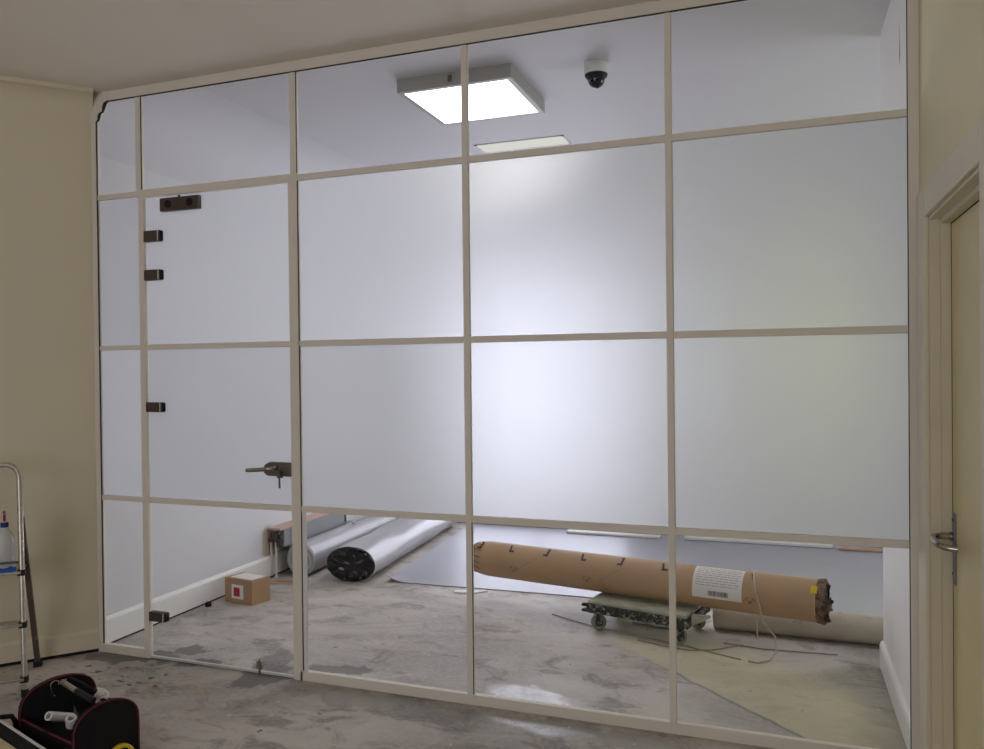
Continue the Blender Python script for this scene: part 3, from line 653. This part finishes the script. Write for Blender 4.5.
# ------------------------------------------------------------------ long cardboard wrapped roll
RA, RB = Vector((1.575, 1.475, .276)), Vector((3.598, 1.069, .2865))
r0 = .108
ax = (RB-RA).normalized(); len_ = (RB-RA).length; upv = (Vector((0, 0, 1))-ax*ax.z).normalized(); frontv = ax.cross(upv).normalized()
if frontv.y > 0: frontv = -frontv
def cyl(s, th, r=r0): return RA+ax*s+upv*(math.cos(th)*r)+frontv*(math.sin(th)*r)
kr = empty('cardboard_roll', RA.lerp(RB, .5)-Vector((0, 0, r0)), 'long brown paper wrapped roll balanced across the dolly', 'roll')
seg, n = 56, 110; mb = MB(); vs = []
for i in range(n+1):
    u = i/n; s = u*len_
    for k in range(seg):
        th = 2*PI*k/seg; r = r0*(1+.012*noise.noise(Vector((s*2.2, math.cos(th), math.sin(th)))))
        if u < .05: r *= 1-.20*((.05-u)/.05)**2*(1+.9*noise.noise(Vector((math.cos(th)*4, math.sin(th)*4, 2))))+.02*noise.noise(Vector((math.cos(th)*7, math.sin(th)*7, u*60)))
        vs.append(cyl(s, th, r))
fs = []
for i in range(n): fs += [(i*seg+k, i*seg+(k+1) % seg, (i+1)*seg+(k+1) % seg, (i+1)*seg+k) for k in range(seg)]
mb.add(vs, fs).build('paper_wrap', M['kraft'], kr, smooth=50)
for t0_ in (.35, .75, 1.15, 1.5, 1.85):
    m_ = MB().tube([cyl(.004+.004*math.sin(t0_*9), t0_, r0*.86), cyl(.035, t0_+.06, r0*.955), cyl(.075, t0_+.14, r0*1.0)], .0025, 5)
    m_.build('paper_fold', M['kraft_torn'], kr)
# crumpled closed left end
mb = MB(); vs = []; rg = [(.84, 0), (.86, -.006), (.72, -.022), (.55, -.014), (.36, -.026), (.12, -.012)]
for q, (k_, o) in enumerate(rg):
    for k in range(seg):
        th = 2*PI*k/seg; nn = noise.noise(Vector((math.cos(th)*3, math.sin(th)*3, q*.7)))
        vs.append(cyl(o+(.014*nn if q else 0), th, r0*k_*(1+(.05*nn if q else 0))))
fs = []
for q in range(len(rg)-1): fs += [(q*seg+k, q*seg+(k+1) % seg, (q+1)*seg+(k+1) % seg, (q+1)*seg+k) for k in range(seg)]
fs.append(tuple((len(rg)-1)*seg+k for k in range(seg)))
mb.add(vs, fs).build('folded_end', M['kraft_torn'], kr)
# torn right end: ragged flaps round a dark core
random.seed(11)
mb = MB(); vs = []; fs = []; K = 40
for k in range(K):
    th = 2*PI*k/K; ex = .006+.014*max(0, noise.noise(Vector((math.cos(th)*1.9, math.sin(th)*1.9, 8.3))))*2+random.uniform(0, .010)
    if 1.2 < th < 1.9: ex += .03
    vs += [cyl(len_-.03, th, r0*1.012), cyl(len_+.004, th, r0*(1.03+.05*random.random())), cyl(len_+ex, th, r0*(.92-.5*random.random()*(k % 3 == 0)))]
for k in range(K):
    j = (k+1) % K; fs += [(3*k, 3*j, 3*j+1, 3*k+1), (3*k+1, 3*j+1, 3*j+2, 3*k+2)]
o = mb.add(vs, fs).build('torn_end', M['kraft_torn'], kr)
so = o.modifiers.new('thickness', 'SOLIDIFY'); so.thickness = .002
mb = MB()
mb.add([cyl(len_-.002, 2*PI*k/32, r0*.96) for k in range(32)]+[cyl(len_+.001, 2*PI*k/32, r0*.96) for k in range(32)], [tuple(range(32)), tuple(range(32, 64))]+[(k, (k+1) % 32, 32+(k+1) % 32, 32+k) for k in range(32)])
mb.build('roll_core', M['black'], kr)
for (t_, e_) in ((2.15, .035), (2.4, .04), (1.25, .045)):
    mb = MB().add([cyl(len_-.01, t_, r0*1.04), cyl(len_+e_, t_-.18, r0*.98), cyl(len_+e_*.9, t_+.16, r0*.92), cyl(len_-.01, t_+.35, r0*1.02), cyl(len_+.01, t_+.1, r0*.6)], [(0, 1, 2, 3), (0, 1, 4), (1, 2, 4), (2, 3, 4), (3, 0, 4)])
    mb.build('torn_flap', M['ink'], kr)
def patch(s0, s1, t0, t1, off, nu=2, nv=14, skew=0.):
    m_ = MB(); vs = []
    for i in range(nu+1):
        for j in range(nv+1):
            s = s0+(s1-s0)*i/nu; t_ = t0+(t1-t0)*j/nv
            vs.append(cyl(s+skew*(t_-t0), t_, r0*1.012+off))
    base = len(vs); vs += [v+(RA+ax*((v-RA).dot(ax))-v).normalized()*.0008 for v in vs]
    fs = [(i*(nv+1)+j, i*(nv+1)+j+1, (i+1)*(nv+1)+j+1, (i+1)*(nv+1)+j) for i in range(nu) for j in range(nv)]
    fs += [tuple(k+base for k in f) for f in fs]
    bd = list(range(nv+1))+[i*(nv+1)+nv for i in range(1, nu+1)]+[nu*(nv+1)+j for j in range(nv-1, -1, -1)]+[i*(nv+1) for i in range(nu-1, 0, -1)]
    fs += [(bd[k], bd[(k+1) % len(bd)], bd[(k+1) % len(bd)]+base, bd[k]+base) for k in range(len(bd))]
    return m_.add(vs, fs)
# printed corner marks: pairs of hooks along the upper side
def sx(px):  # fraction along the wrap -> metres
    return px*len_
for i, (fr_, flip) in enumerate(((.031, 1), (.129, 0), (.257, 1), (.362, 0), (.486, 1), (.598, 0), (.832, 0))):
    s = sx(fr_); m_ = MB(); w_ = .0065; sk = .028 if not flip else -.004
    a_ = patch(s-w_, s+w_, .24, .70, .0006, 1, 6, sk); m_.add(a_.v, a_.f)
    if i < 6:
        if not flip: a_ = patch(s+.004, s+.036, .66, .78, .0006, 4, 2); m_.add(a_.v, a_.f)
        else:
            a_ = patch(s-.026, s+.004, .66, .78, .0006, 4, 2); m_.add(a_.v, a_.f)
            a_ = patch(s-.016, s+.004, .18, .28, .0006, 4, 2); m_.add(a_.v, a_.f)
    m_.build('printed_mark', M['ink'], kr)
for fr_ in (.158, .392, .836):
    s = sx(fr_); m_ = MB()
    for q in range(4):
        a_ = patch(s-.02+(q % 2)*.02, s-.012+(q % 2)*.02, 1.55+.16*(q//2), 1.72+.16*(q//2), .0006, 1, 3, .09*(1 if q in (1, 2) else -1)); m_.add(a_.v, a_.f)
    m_.build('printed_logo', M['ink_soft'], kr)
for fr_ in (.23, .49, .82):
    patch(sx(fr_), sx(fr_)+.004, .95, 1.75, .0005, 1, 10, -.17).build('crease', M['ink_soft'], kr)
lb = patch(sx(.687), sx(.813), .10, 1.86, .001, 6, 16).build('shipping_label', M['paper'], kr)
random.seed(3)
for q in range(9):
    t_ = .22+q*.125; s = sx(.695); tx = MB(); first = None
    while s < sx(.800):
        w_ = random.uniform(.010, .035)
        a_ = patch(s, min(s+w_, sx(.806)), t_, t_+.030, .0014, 1, 1); tx.add(a_.v, a_.f)
        s += w_+.006
    tx.build('label_text', M['paper_grey'], lb)
bc = MB(); s = sx(.728)
while s < sx(.778):
    w_ = random.choice((.0015, .003, .0045)); a_ = patch(s, s+w_, 1.48, 1.72, .0014, 1, 3); bc.add(a_.v, a_.f); s += w_+random.choice((.0015, .003))
bc.build('barcode', M['ink'], lb)
patch(len_-.052, len_-.022, .66, 1.02, .006, 2, 4).build('yellow_sticker', M['yellow'], kr)
patch(len_-.034, len_-.029, 1.04, 2.0, .004, 1, 6).build('tape_strip', M['strap'], kr)

# straps: one looped over the roll, two loose on the floor
def ribbon(pts, w, t=.0012):
    return MB().tube(pts, w, 6)
sp = sx(.833)
pts = [cyl(sp+.012, -2.3, r0*1.05), cyl(sp+.010, -1.6, r0*1.04), cyl(sp+.004, -.9, r0*1.035), cyl(sp, -.3, r0*1.035), cyl(sp+.002, .2, r0*1.04), cyl(sp+.014, .7, r0*1.045), cyl(sp+.030, 1.2, r0*1.05), cyl(sp+.046, 1.65, r0*1.07)]
e = pts[-1]
pts = [Vector((3.27, 1.235, .006)), Vector((3.268, 1.225, .10))]+pts
pts += [Vector((e.x+.020, e.y-.012, .18)), Vector((3.362, 1.02, .10)), Vector((3.366, 1.0, .03)), Vector((3.335, .93, .008)), Vector((3.28, .885, .005)), Vector((3.235, .90, .005))]
tag(ribbon(pts, .0045).build('packing_strap', M['strap'], smooth=60), 'pale packing strap looped over the right part of brown roll', 'strap')
tag(ribbon([(2.10, 1.33, .004), (2.20, 1.275, .004), (2.32, 1.215, .004), (2.44, 1.17, .004), (2.58, 1.14, .004), (2.72, 1.08, .004), (2.92, 1.02, .004), (3.09, .95, .004), (3.20, .91, .004)], .003).build('packing_strap', M['strap_dark'], smooth=60), 'dark strap running across the floor under the dolly', 'strap')
tag(ribbon([(2.66, 1.035, .004), (2.80, .99, .004), (2.93, .965, .004), (3.05, 1.0, .004), (3.14, 1.08, .0045), (3.20, 1.13, .004)], .003).build('packing_strap', M['strap_dark'], smooth=60), 'short dark strap curving on floor in front of the dolly', 'strap')
tag(ribbon([(3.10, 1.13, .004), (3.30, 1.10, .004), (3.50, 1.115, .004), (3.66, 1.13, .004)], .003).build('packing_strap', M['strap_dark'], smooth=60), 'thin strap on the floor between brown roll and short white wall', 'strap')
# clear plastic scrap under the dolly
mb = MB(); vs = []; nn_ = 9
for j in range(nn_):
    for i in range(nn_):
        x, y = i/(nn_-1)-.5, j/(nn_-1)-.5
        vs.append((2.70+x*.26, 1.36+y*.14-x*.05, .004+.03*abs(noise.noise(Vector((x*7, y*7, 3))))))
mb.add(vs, [(j*nn_+i, j*nn_+i+1, (j+1)*nn_+i+1, (j+1)*nn_+i) for j in range(nn_-1) for i in range(nn_-1)])
o = mb.build('plastic_wrap', surf('pale_plastic', rgb(206, 206, 214), .25)); o.modifiers.new('thickness', 'SOLIDIFY').thickness = .0015
tag(o, 'crumpled pale plastic wrap on floor underneath the dolly', 'plastic wrap')
cp = MB(); cp.lathe([(.018, 0), (.020, .004), (.020, .022), (.012, .028), (.0, .028)], (-.002, .83, 0), seg=14)
tag(cp.build('bottle_cap', M['black'], smooth=40), 'small black cap on the floor beside the left skirting', 'cap')

# ------------------------------------------------------------------ stepladder
F = Vector((.136, -.580, 0)); Bk = Vector((-.144, -.274, 0)); Tt = Vector((.002, -.482, .985)); wd = Vector((-.74, -.68, 0)).normalized(); WID = .40
ld = empty('stepladder', (F+Bk)/2+wd*WID/2, 'aluminium stepladder with hooped handle at the left edge', 'stepladder')
def stile(z): return F+(Tt-F)*(z/.985)
hoop = [F+Vector((0, 0, .012)), stile(.3), stile(.6), Tt]
for k in range(1, 7):
    t_ = k/6*PI/2; hoop.append(Tt+wd*(.055*(1-math.cos(t_)))+Vector((-.002, .0015, .065))*math.sin(t_))
h2 = [p for p in hoop]
mirror = [F+wd*WID+(p-F)-wd*2*((p-F).dot(wd)) for p in hoop]
fr = MB(); fr.tube(h2+mirror[::-1], .0125, 14); fr.build('front_frame', M['alu'], ld, smooth=50)
top_rear = stile(.80)+Vector((-.012, .014, 0))
for off in (0, WID):
    q = MB(); pa, pb = Bk+wd*off+Vector((0, 0, .01)), top_rear+wd*off
    dr = (pb-pa).normalized(); sd = wd.cross(dr).normalized()
    q.prism([(-.011, -.012), (.011, -.012), (.011, .012), (-.011, .012)], lambda u, v: pa+wd*v+sd*u, lambda u, v: pb+wd*v+sd*u)
    lg = q.build('rear_leg', M['alu_old'], ld)
    MB().box(pa.x-.018, pa.x+.018, pa.y-.018, pa.y+.018, 0, .03, rot=.7).build('rubber_foot', M['rubber'], lg)
for off in (0, WID):
    c = F+wd*off
    MB().tube([(c.x, c.y, 0), (c.x-.004, c.y+.003, .035)], .016, 12).build('rubber_foot', M['rubber'], ld)
ru = Vector((-.28, .306, 0)).normalized()
for z, dp in ((.556, .20), (.322, .07), (.082, .06)):
    c = stile(z)-ru*.02; q = MB()
    q.prism([(-.006, -.006), (dp, -.006), (dp, .006), (-.006, .006)], lambda u, v: c+ru*u+Vector((0, 0, v)), lambda u, v: c+wd*WID+ru*u+Vector((0, 0, v)))
    t_ = q.build('tread' if dp < .1 else 'platform', M['alu'], ld, bevel=.002)
    bk = MB(); cc = stile(z); bk.box(cc.x-.016, cc.x+.016, cc.y-.018, cc.y+.016, z-.016, z+.010, rot=.75); bk.build('bracket', M['rubber'], t_)
q = MB()
for zz in (.600,):
    c = stile(zz); q.tube([c, c+wd*WID], .006, 8)
q.build('tray_rail', M['steel'], ld, smooth=40)
# spray bottle and cloth on the platform
bc_ = stile(.562)+wd*.075+ru*.055; bc_.z = .562
sb = empty('spray_bottle', bc_, 'milky spray bottle with blue collar on the ladder platform', 'bottle')
MB().lathe([(.036, 0), (.040, .006), (.040, .125), (.037, .150), (.026, .178), (.015, .192), (.014, .200), (.0, .200)], bc_, seg=28).build('bottle_body', M['bottle'], sb, smooth=40)
MB().lathe([(.0165, .198), (.017, .200), (.017, .218), (.015, .220), (.0, .220)], bc_, seg=20).build('collar', M['blue'], sb, smooth=40)
tg = MB(); hm = Matrix.Translation(bc_+Vector((0, 0, .22))) @ Matrix.Rotation(-.75, 4, 'Z')
tg.box(-.010, .010, -.009, .009, 0, .040, mat=hm); tg.box(-.035, .022, -.009, .009, .040, .064, mat=hm)
hd_ = tg.build('spray_head', M['white_pl'], sb, bevel=.003)
t2 = MB(); t2.box(.011, .019, -.005, .005, .006, .040, mat=hm); t2.box(.0225, .030, -.005, .005, .045, .059, mat=hm); t2.build('trigger', M['red'], hd_, bevel=.002)
mb = MB(); vs = []; cc = stile(.562)+wd*.08-ru*.005
nn_ = 10
for j in range(nn_):
    for i in range(nn_):
        u, v = i/(nn_-1)-.5, j/(nn_-1)-.5
        vs.append(Vector((cc.x, cc.y, .5665))+wd*(u*.11)+ru*(v*.045)+Vector((0, 0, .018*max(0, .3+noise.noise(Vector((u*5, v*5, 1)))))))
b0 = len(vs); vs += [Vector((v.x, v.y, .563)) for v in vs]
fs = [(j*nn_+i, j*nn_+i+1, (j+1)*nn_+i+1, (j+1)*nn_+i) for j in range(nn_-1) for i in range(nn_-1)]; fs += [tuple(k+b0 for k in f) for f in fs]
bd = list(range(nn_))+[j*nn_+nn_-1 for j in range(1, nn_)]+[(nn_-1)*nn_+i for i in range(nn_-2, -1, -1)]+[j*nn_ for j in range(nn_-2, 0, -1)]
fs += [(bd[k], bd[(k+1) % len(bd)], bd[(k+1) % len(bd)]+b0, bd[k]+b0) for k in range(len(bd))]
tag(mb.add(vs, fs).build('cloth', M['bluecloth'], smooth=60), 'blue cloth on the ladder platform beside the spray bottle', 'cloth')

# ------------------------------------------------------------------ tool bag
BA = Vector((.95, -.31, 0)).normalized(); BP = Vector((.31, .95, 0)).normalized(); BC = Vector((.862, -.940, 0)); HL, HW, HH = .205, .12, .272
tb = empty('tool_bag', BC, 'open black tool bag with red piping at lower left', 'bag')
def bpt(a_, p_, z): return BC+BA*a_+BP*p_+Vector((0, 0, z))
def dpanel(hw, n=16):
    """outline of a rounded end panel: flat foot, domed top"""
    out = [(-hw, .0), (hw, .0), (hw, .165)]
    for k in range(1, n):
        t_ = k/n*PI; out.append((hw*math.cos(t_), .165+(HH-.165)*math.sin(t_)**.75))
    out.append((-hw, .165)); return out
HWF, HWN = .145, .121
for s, hw_ in ((-1, HWF), (1, HWN)):
    pan = dpanel(hw_)
    p_ = MB().prism(pan, lambda u, z: bpt(s*HL, u, z), lambda u, z: bpt(s*(HL-.022), u, z)).build('end_panel', M['bagcloth'], tb, bevel=.004)
    for e_ in ((HL,) if s == 1 else (-HL+.022,)):
        MB().tube([bpt(e_, u, z) for u, z in pan[1:]+[pan[0]]], .0028, 8).build('piping', M['piping'], p_, smooth=60)
def taper(u, k): return bpt((-HL+.022) if k == 0 else (HL-.022), u*(HWF if k == 0 else HWN), 0)
def up(v, z): return Vector((v.x, v.y, z))
bd_ = MB(); bd_.prism([(-1, 0), (1, 0), (1, .012), (-1, .012)], lambda u, z: up(taper(u, 0), z), lambda u, z: up(taper(u, 1), z)); bd_.build('base', M['rubber'], tb)
for s, hh in ((-1, .150), (1, .180)):
    q = MB(); q.prism([(s, .012), (s*.88, .012), (s*.88, hh), (s, hh)], lambda u, z: up(taper(u, 0), z), lambda u, z: up(taper(u, 1), z))
    sp_ = q.build('side_wall', M['bagcloth'], tb, bevel=.004)
    m0, m1 = up(taper(s*.95, 0), hh+.002), up(taper(s*.95, 1), hh+.002)
    MB().tube([m0, m0.lerp(m1, .5)-Vector((0, 0, .006)), m1], .0042, 8).build('piping', M['piping'], sp_, smooth=60)
q = MB(); q.prism([(-.86, .012), (.86, .012), (.86, .115), (-.86, .10)], lambda u, z: up(taper(u, 0), z), lambda u, z: up(taper(u, 1), z)); q.build('tool_pocket', M['bagcloth'], tb)
q = MB(); q.tube([bpt(-HL+.02, .04, .255), bpt(-.12, .055, .245), bpt(-.05, .07, .225), bpt(.03, .075, .205), bpt(.11, .07, .215), bpt(HL-.02, .05, .245)], .0075, 10); q.build('carry_handle', M['bagcloth'], tb, smooth=50)
def stick(name, a_, b_, r, mat, label, cat, hollow=False):
    if not hollow: return tag(MB().tube([a_, b_], r, 14).build(name, mat, smooth=40), label, cat)
    a_, b_ = Vector(a_), Vector(b_); dv = (b_-a_).normalized(); M_ = dv.to_track_quat('Z', 'Y').to_matrix().to_4x4(); ln = (b_-a_).length
    return tag(MB().lathe([(r*.62, .02), (r*.62, .0), (r, .0), (r, ln), (r*.62, ln), (r*.62, .02)], a_, 'Z', 20, M_, False).build(name, mat, smooth=40), label, cat)
stick('plastic_pipe', (.822, -1.050, .204), (.818, -.935, .150), .0165, M['white_pl'], 'short white plastic pipe sticking out of the tool bag', 'pipe', True)
t = MB(); tl = Vector((.884, -1.003, .158)); t.lathe([(.012, 0), (.019, 0), (.020, .003), (.020, .036), (.019, .039), (.012, .039), (.012, 0)], tl, 'Z', 24, Matrix.Rotation(.35, 4, 'X') @ Matrix.Rotation(.3, 4, 'Y'), False)
tag(t.build('tape_roll', M['white_pl'], smooth=40), 'white roll of tape in tool bag beside pipe', 'tape')
t = MB(); q0 = Vector((.862, -.960, .115)); t.prism([(-.014, 0), (.014, 0), (.016, .045), (-.012, .098)], lambda u, z: q0+BP*u*.5+BA*(u*.6)+Vector((0, 0, z)), lambda u, z: q0+BP*u*.5+BA*(u*.6+.004)+Vector((0, 0, z)))
tag(t.build('scraper', M['steel']), 'grey steel scraper blade standing upright in tool bag', 'tool')
sd_ = empty('screwdriver', (.75, -.90, .235), 'screwdriver with silver shaft lying across top of bag', 'screwdriver')
pA, pB, pC = Vector((.700, -.878, .252)), Vector((.815, -.918, .246)), Vector((.915, -.930, .225))
MB().tube([pA, pB], .0105, 12).build('shaft', M['alu'], sd_, smooth=40); MB().tube([pB, pB.lerp(pC, .1), pB.lerp(pC, .5), pC], [.009, .012, .0115, .013], 12).build('grip', M['rubber'], sd_, smooth=40)
MB().tube([pA+BP*.016+Vector((0, 0, .006)), pA-BP*.016-Vector((0, 0, .006))], .004, 8).build('tip', M['chrome'], sd_)
hc = Vector((.690, -.905, .250))
hk = [hc+BP*(.016*math.cos(t_))+Vector((0, 0, .014*math.sin(t_))) for t_ in [k/8*PI*1.1 for k in range(9)]]+[hc-BP*.014-Vector((0, 0, .02)), hc-BP*.006-Vector((0, 0, .042)), hc+BP*.004-Vector((0, 0, .046))]
tag(MB().tube(hk, .0028, 8).build('wire_hook', M['chrome'], smooth=50), 'bent silver wire hook at far end of tool bag', 'hook')
# crumpled white film poking out beside the near panel
mb = MB(); c = Vector((.890, -.868, .216)); me_v = []; sg = 14
for j in range(9):
    for i in range(sg):
        t_ = 2*PI*i/sg; p_ = PI*j/8; d_ = Vector((math.cos(t_)*math.sin(p_), math.sin(t_)*math.sin(p_), math.cos(p_)))
        r_ = .024*(1+.6*noise.noise(d_*2.7+Vector((4, 1, 2)))); me_v.append(c+Vector((d_.x*r_, d_.y*r_, d_.z*r_*1.1)))
mb.add(me_v, [(j*sg+i, j*sg+(i+1) % sg, (j+1)*sg+(i+1) % sg, (j+1)*sg+i) for j in range(8) for i in range(sg)])
q = MB(); q.box(c.x-.010, c.x+.010, c.y-.010, c.y+.010, .105, .21)
mb.add(q.v, q.f)
tag(mb.build('crumpled_bag', M['paper']), 'crumpled white plastic poking out at far side of tool bag', 'plastic bag')
tm = MB(); tmc = bpt(HL+.018, .040, .052); Mx = BA.to_track_quat('Z', 'Y').to_matrix().to_4x4()
tm.lathe([(.040, -.012), (.048, -.012), (.051, -.008), (.051, .008), (.048, .012), (.040, .012), (.040, -.012)], tmc, 'Z', 32, Mx, False)
tag(tm.build('tape_coil', M['yellow'], smooth=40), 'yellow coil leaning on the near end of the tool bag', 'tape')
# cream case beside the bag, mostly out of frame
cs = empty('tool_case', bpt(-.20, -.40, 0), 'cream case with thick black rim in the lower left corner', 'case')
q = MB(); q.prism([(-.215, 0), (-.52, 0), (-.52, .148), (-.215, .148)], lambda u, z: bpt(-.60, u, z), lambda u, z: bpt(.26, u, z)); q.build('case_body', M['rubber'], cs, bevel=.006)
q = MB(); q.prism([(-.205, .10), (-.258, .10), (-.258, .162), (-.205, .162)], lambda u, z: bpt(-.61, u, z), lambda u, z: bpt(.27, u, z)); rm = q.build('rim', M['bagcloth'], cs, bevel=.006)
MB().tube([bpt(-.61, -.203, .160), bpt(-.2, -.203, .162), bpt(.27, -.203, .160)], .0055, 8).build('rim_piping', M['white_pl'], rm, smooth=50)
q = MB(); q.prism([(-.26, .1485), (-.50, .1485), (-.50, .166), (-.26, .166)], lambda u, z: bpt(-.58, u, z), lambda u, z: bpt(.24, u, z)); q.build('lid', M['off_white'], cs, bevel=.008)
q = MB(); q.tube([bpt(-.245, -.262, .173), bpt(-.225, -.215, .174), bpt(-.205, -.165, .168), bpt(-.203, -.152, .14), bpt(-.203, -.150, .08)], .010, 8)
tag(q.build('shoulder_strap', M['bagcloth'], smooth=50), 'black strap running between the tool bag and cream case', 'strap')

# ------------------------------------------------------------------ lamps, sky, camera
def portal(loc, rot, sx_, sy_):
    li = bpy.data.lights.new('window_portal', 'AREA'); li.shape = 'RECTANGLE'; li.size = sx_; li.size_y = sy_; li.cycles.is_portal = True
    o = bpy.data.objects.new('window_portal', li); COL.objects.link(o); o.location = loc; o.rotation_euler = rot
dl_ = bpy.data.lights.new('added_panel_light', 'AREA'); dl_.shape = 'RECTANGLE'; dl_.size = .60; dl_.size_y = .18; dl_.energy = 9; dl_.color = (1.0, .97, .93)  # area light added below the dim panel to brighten the end wall
do_ = bpy.data.objects.new('added_panel_light', dl_); COL.objects.link(do_); do_.location = (1.685, 2.153, ZB-.012)
portal(((W1[0]+W1[1])/2, YE+.26, (W1[2]+W1[3])/2), (-PI/2, 0, 0), W1[1]-W1[0], W1[3]-W1[2])
portal(((W2[0]+W2[1])/2, YE+.26, (W2[2]+W2[3])/2), (-PI/2, 0, 0), W2[1]-W2[0], W2[3]-W2[2])
portal((XRR+.26, (W4[0]+W4[1])/2, (W4[2]+W4[3])/2), (0, PI/2, 0), W4[3]-W4[2], W4[1]-W4[0])
portal(((WB[0]+WB[1])/2, YF-.26, (WB[2]+WB[3])/2), (PI/2, 0, 0), WB[1]-WB[0], WB[3]-WB[2])
wd_ = bpy.data.worlds.new('overcast_sky'); SC.world = wd_; wd_.use_nodes = True
bg = wd_.node_tree.nodes['Background']; bg.inputs[0].default_value = (.90, .89, 1.06, 1); bg.inputs[1].default_value = 3.1

cam = bpy.data.cameras.new('camera'); co = bpy.data.objects.new('camera', cam); COL.objects.link(co)
f_px, yaw, pitch, roll = 796.473, -.347143, -.008693, -.010648
fw = Vector((math.sin(yaw)*math.cos(pitch), math.cos(yaw)*math.cos(pitch), math.sin(pitch)))
rt_ = Vector((math.cos(yaw), -math.sin(yaw), 0)); up_ = rt_.cross(fw)
c_, s_ = math.cos(roll), math.sin(roll); rt2 = rt_*c_+up_*s_; up2 = up_*c_-rt_*s_
co.matrix_world = Matrix(((rt2.x, up2.x, -fw.x, 3.394556), (rt2.y, up2.y, -fw.y, -3.262336), (rt2.z, up2.z, -fw.z, EYE), (0, 0, 0, 1)))
cam.sensor_width = 36; cam.sensor_fit = 'HORIZONTAL'; cam.lens = f_px/984*36; cam.clip_start = .05
SC.camera = co
SC.view_settings.view_transform = 'Standard'; SC.view_settings.look = 'None'; SC.view_settings.gamma = 1; SC.view_settings.use_curve_mapping = False
SC.view_settings.exposure = 0.38
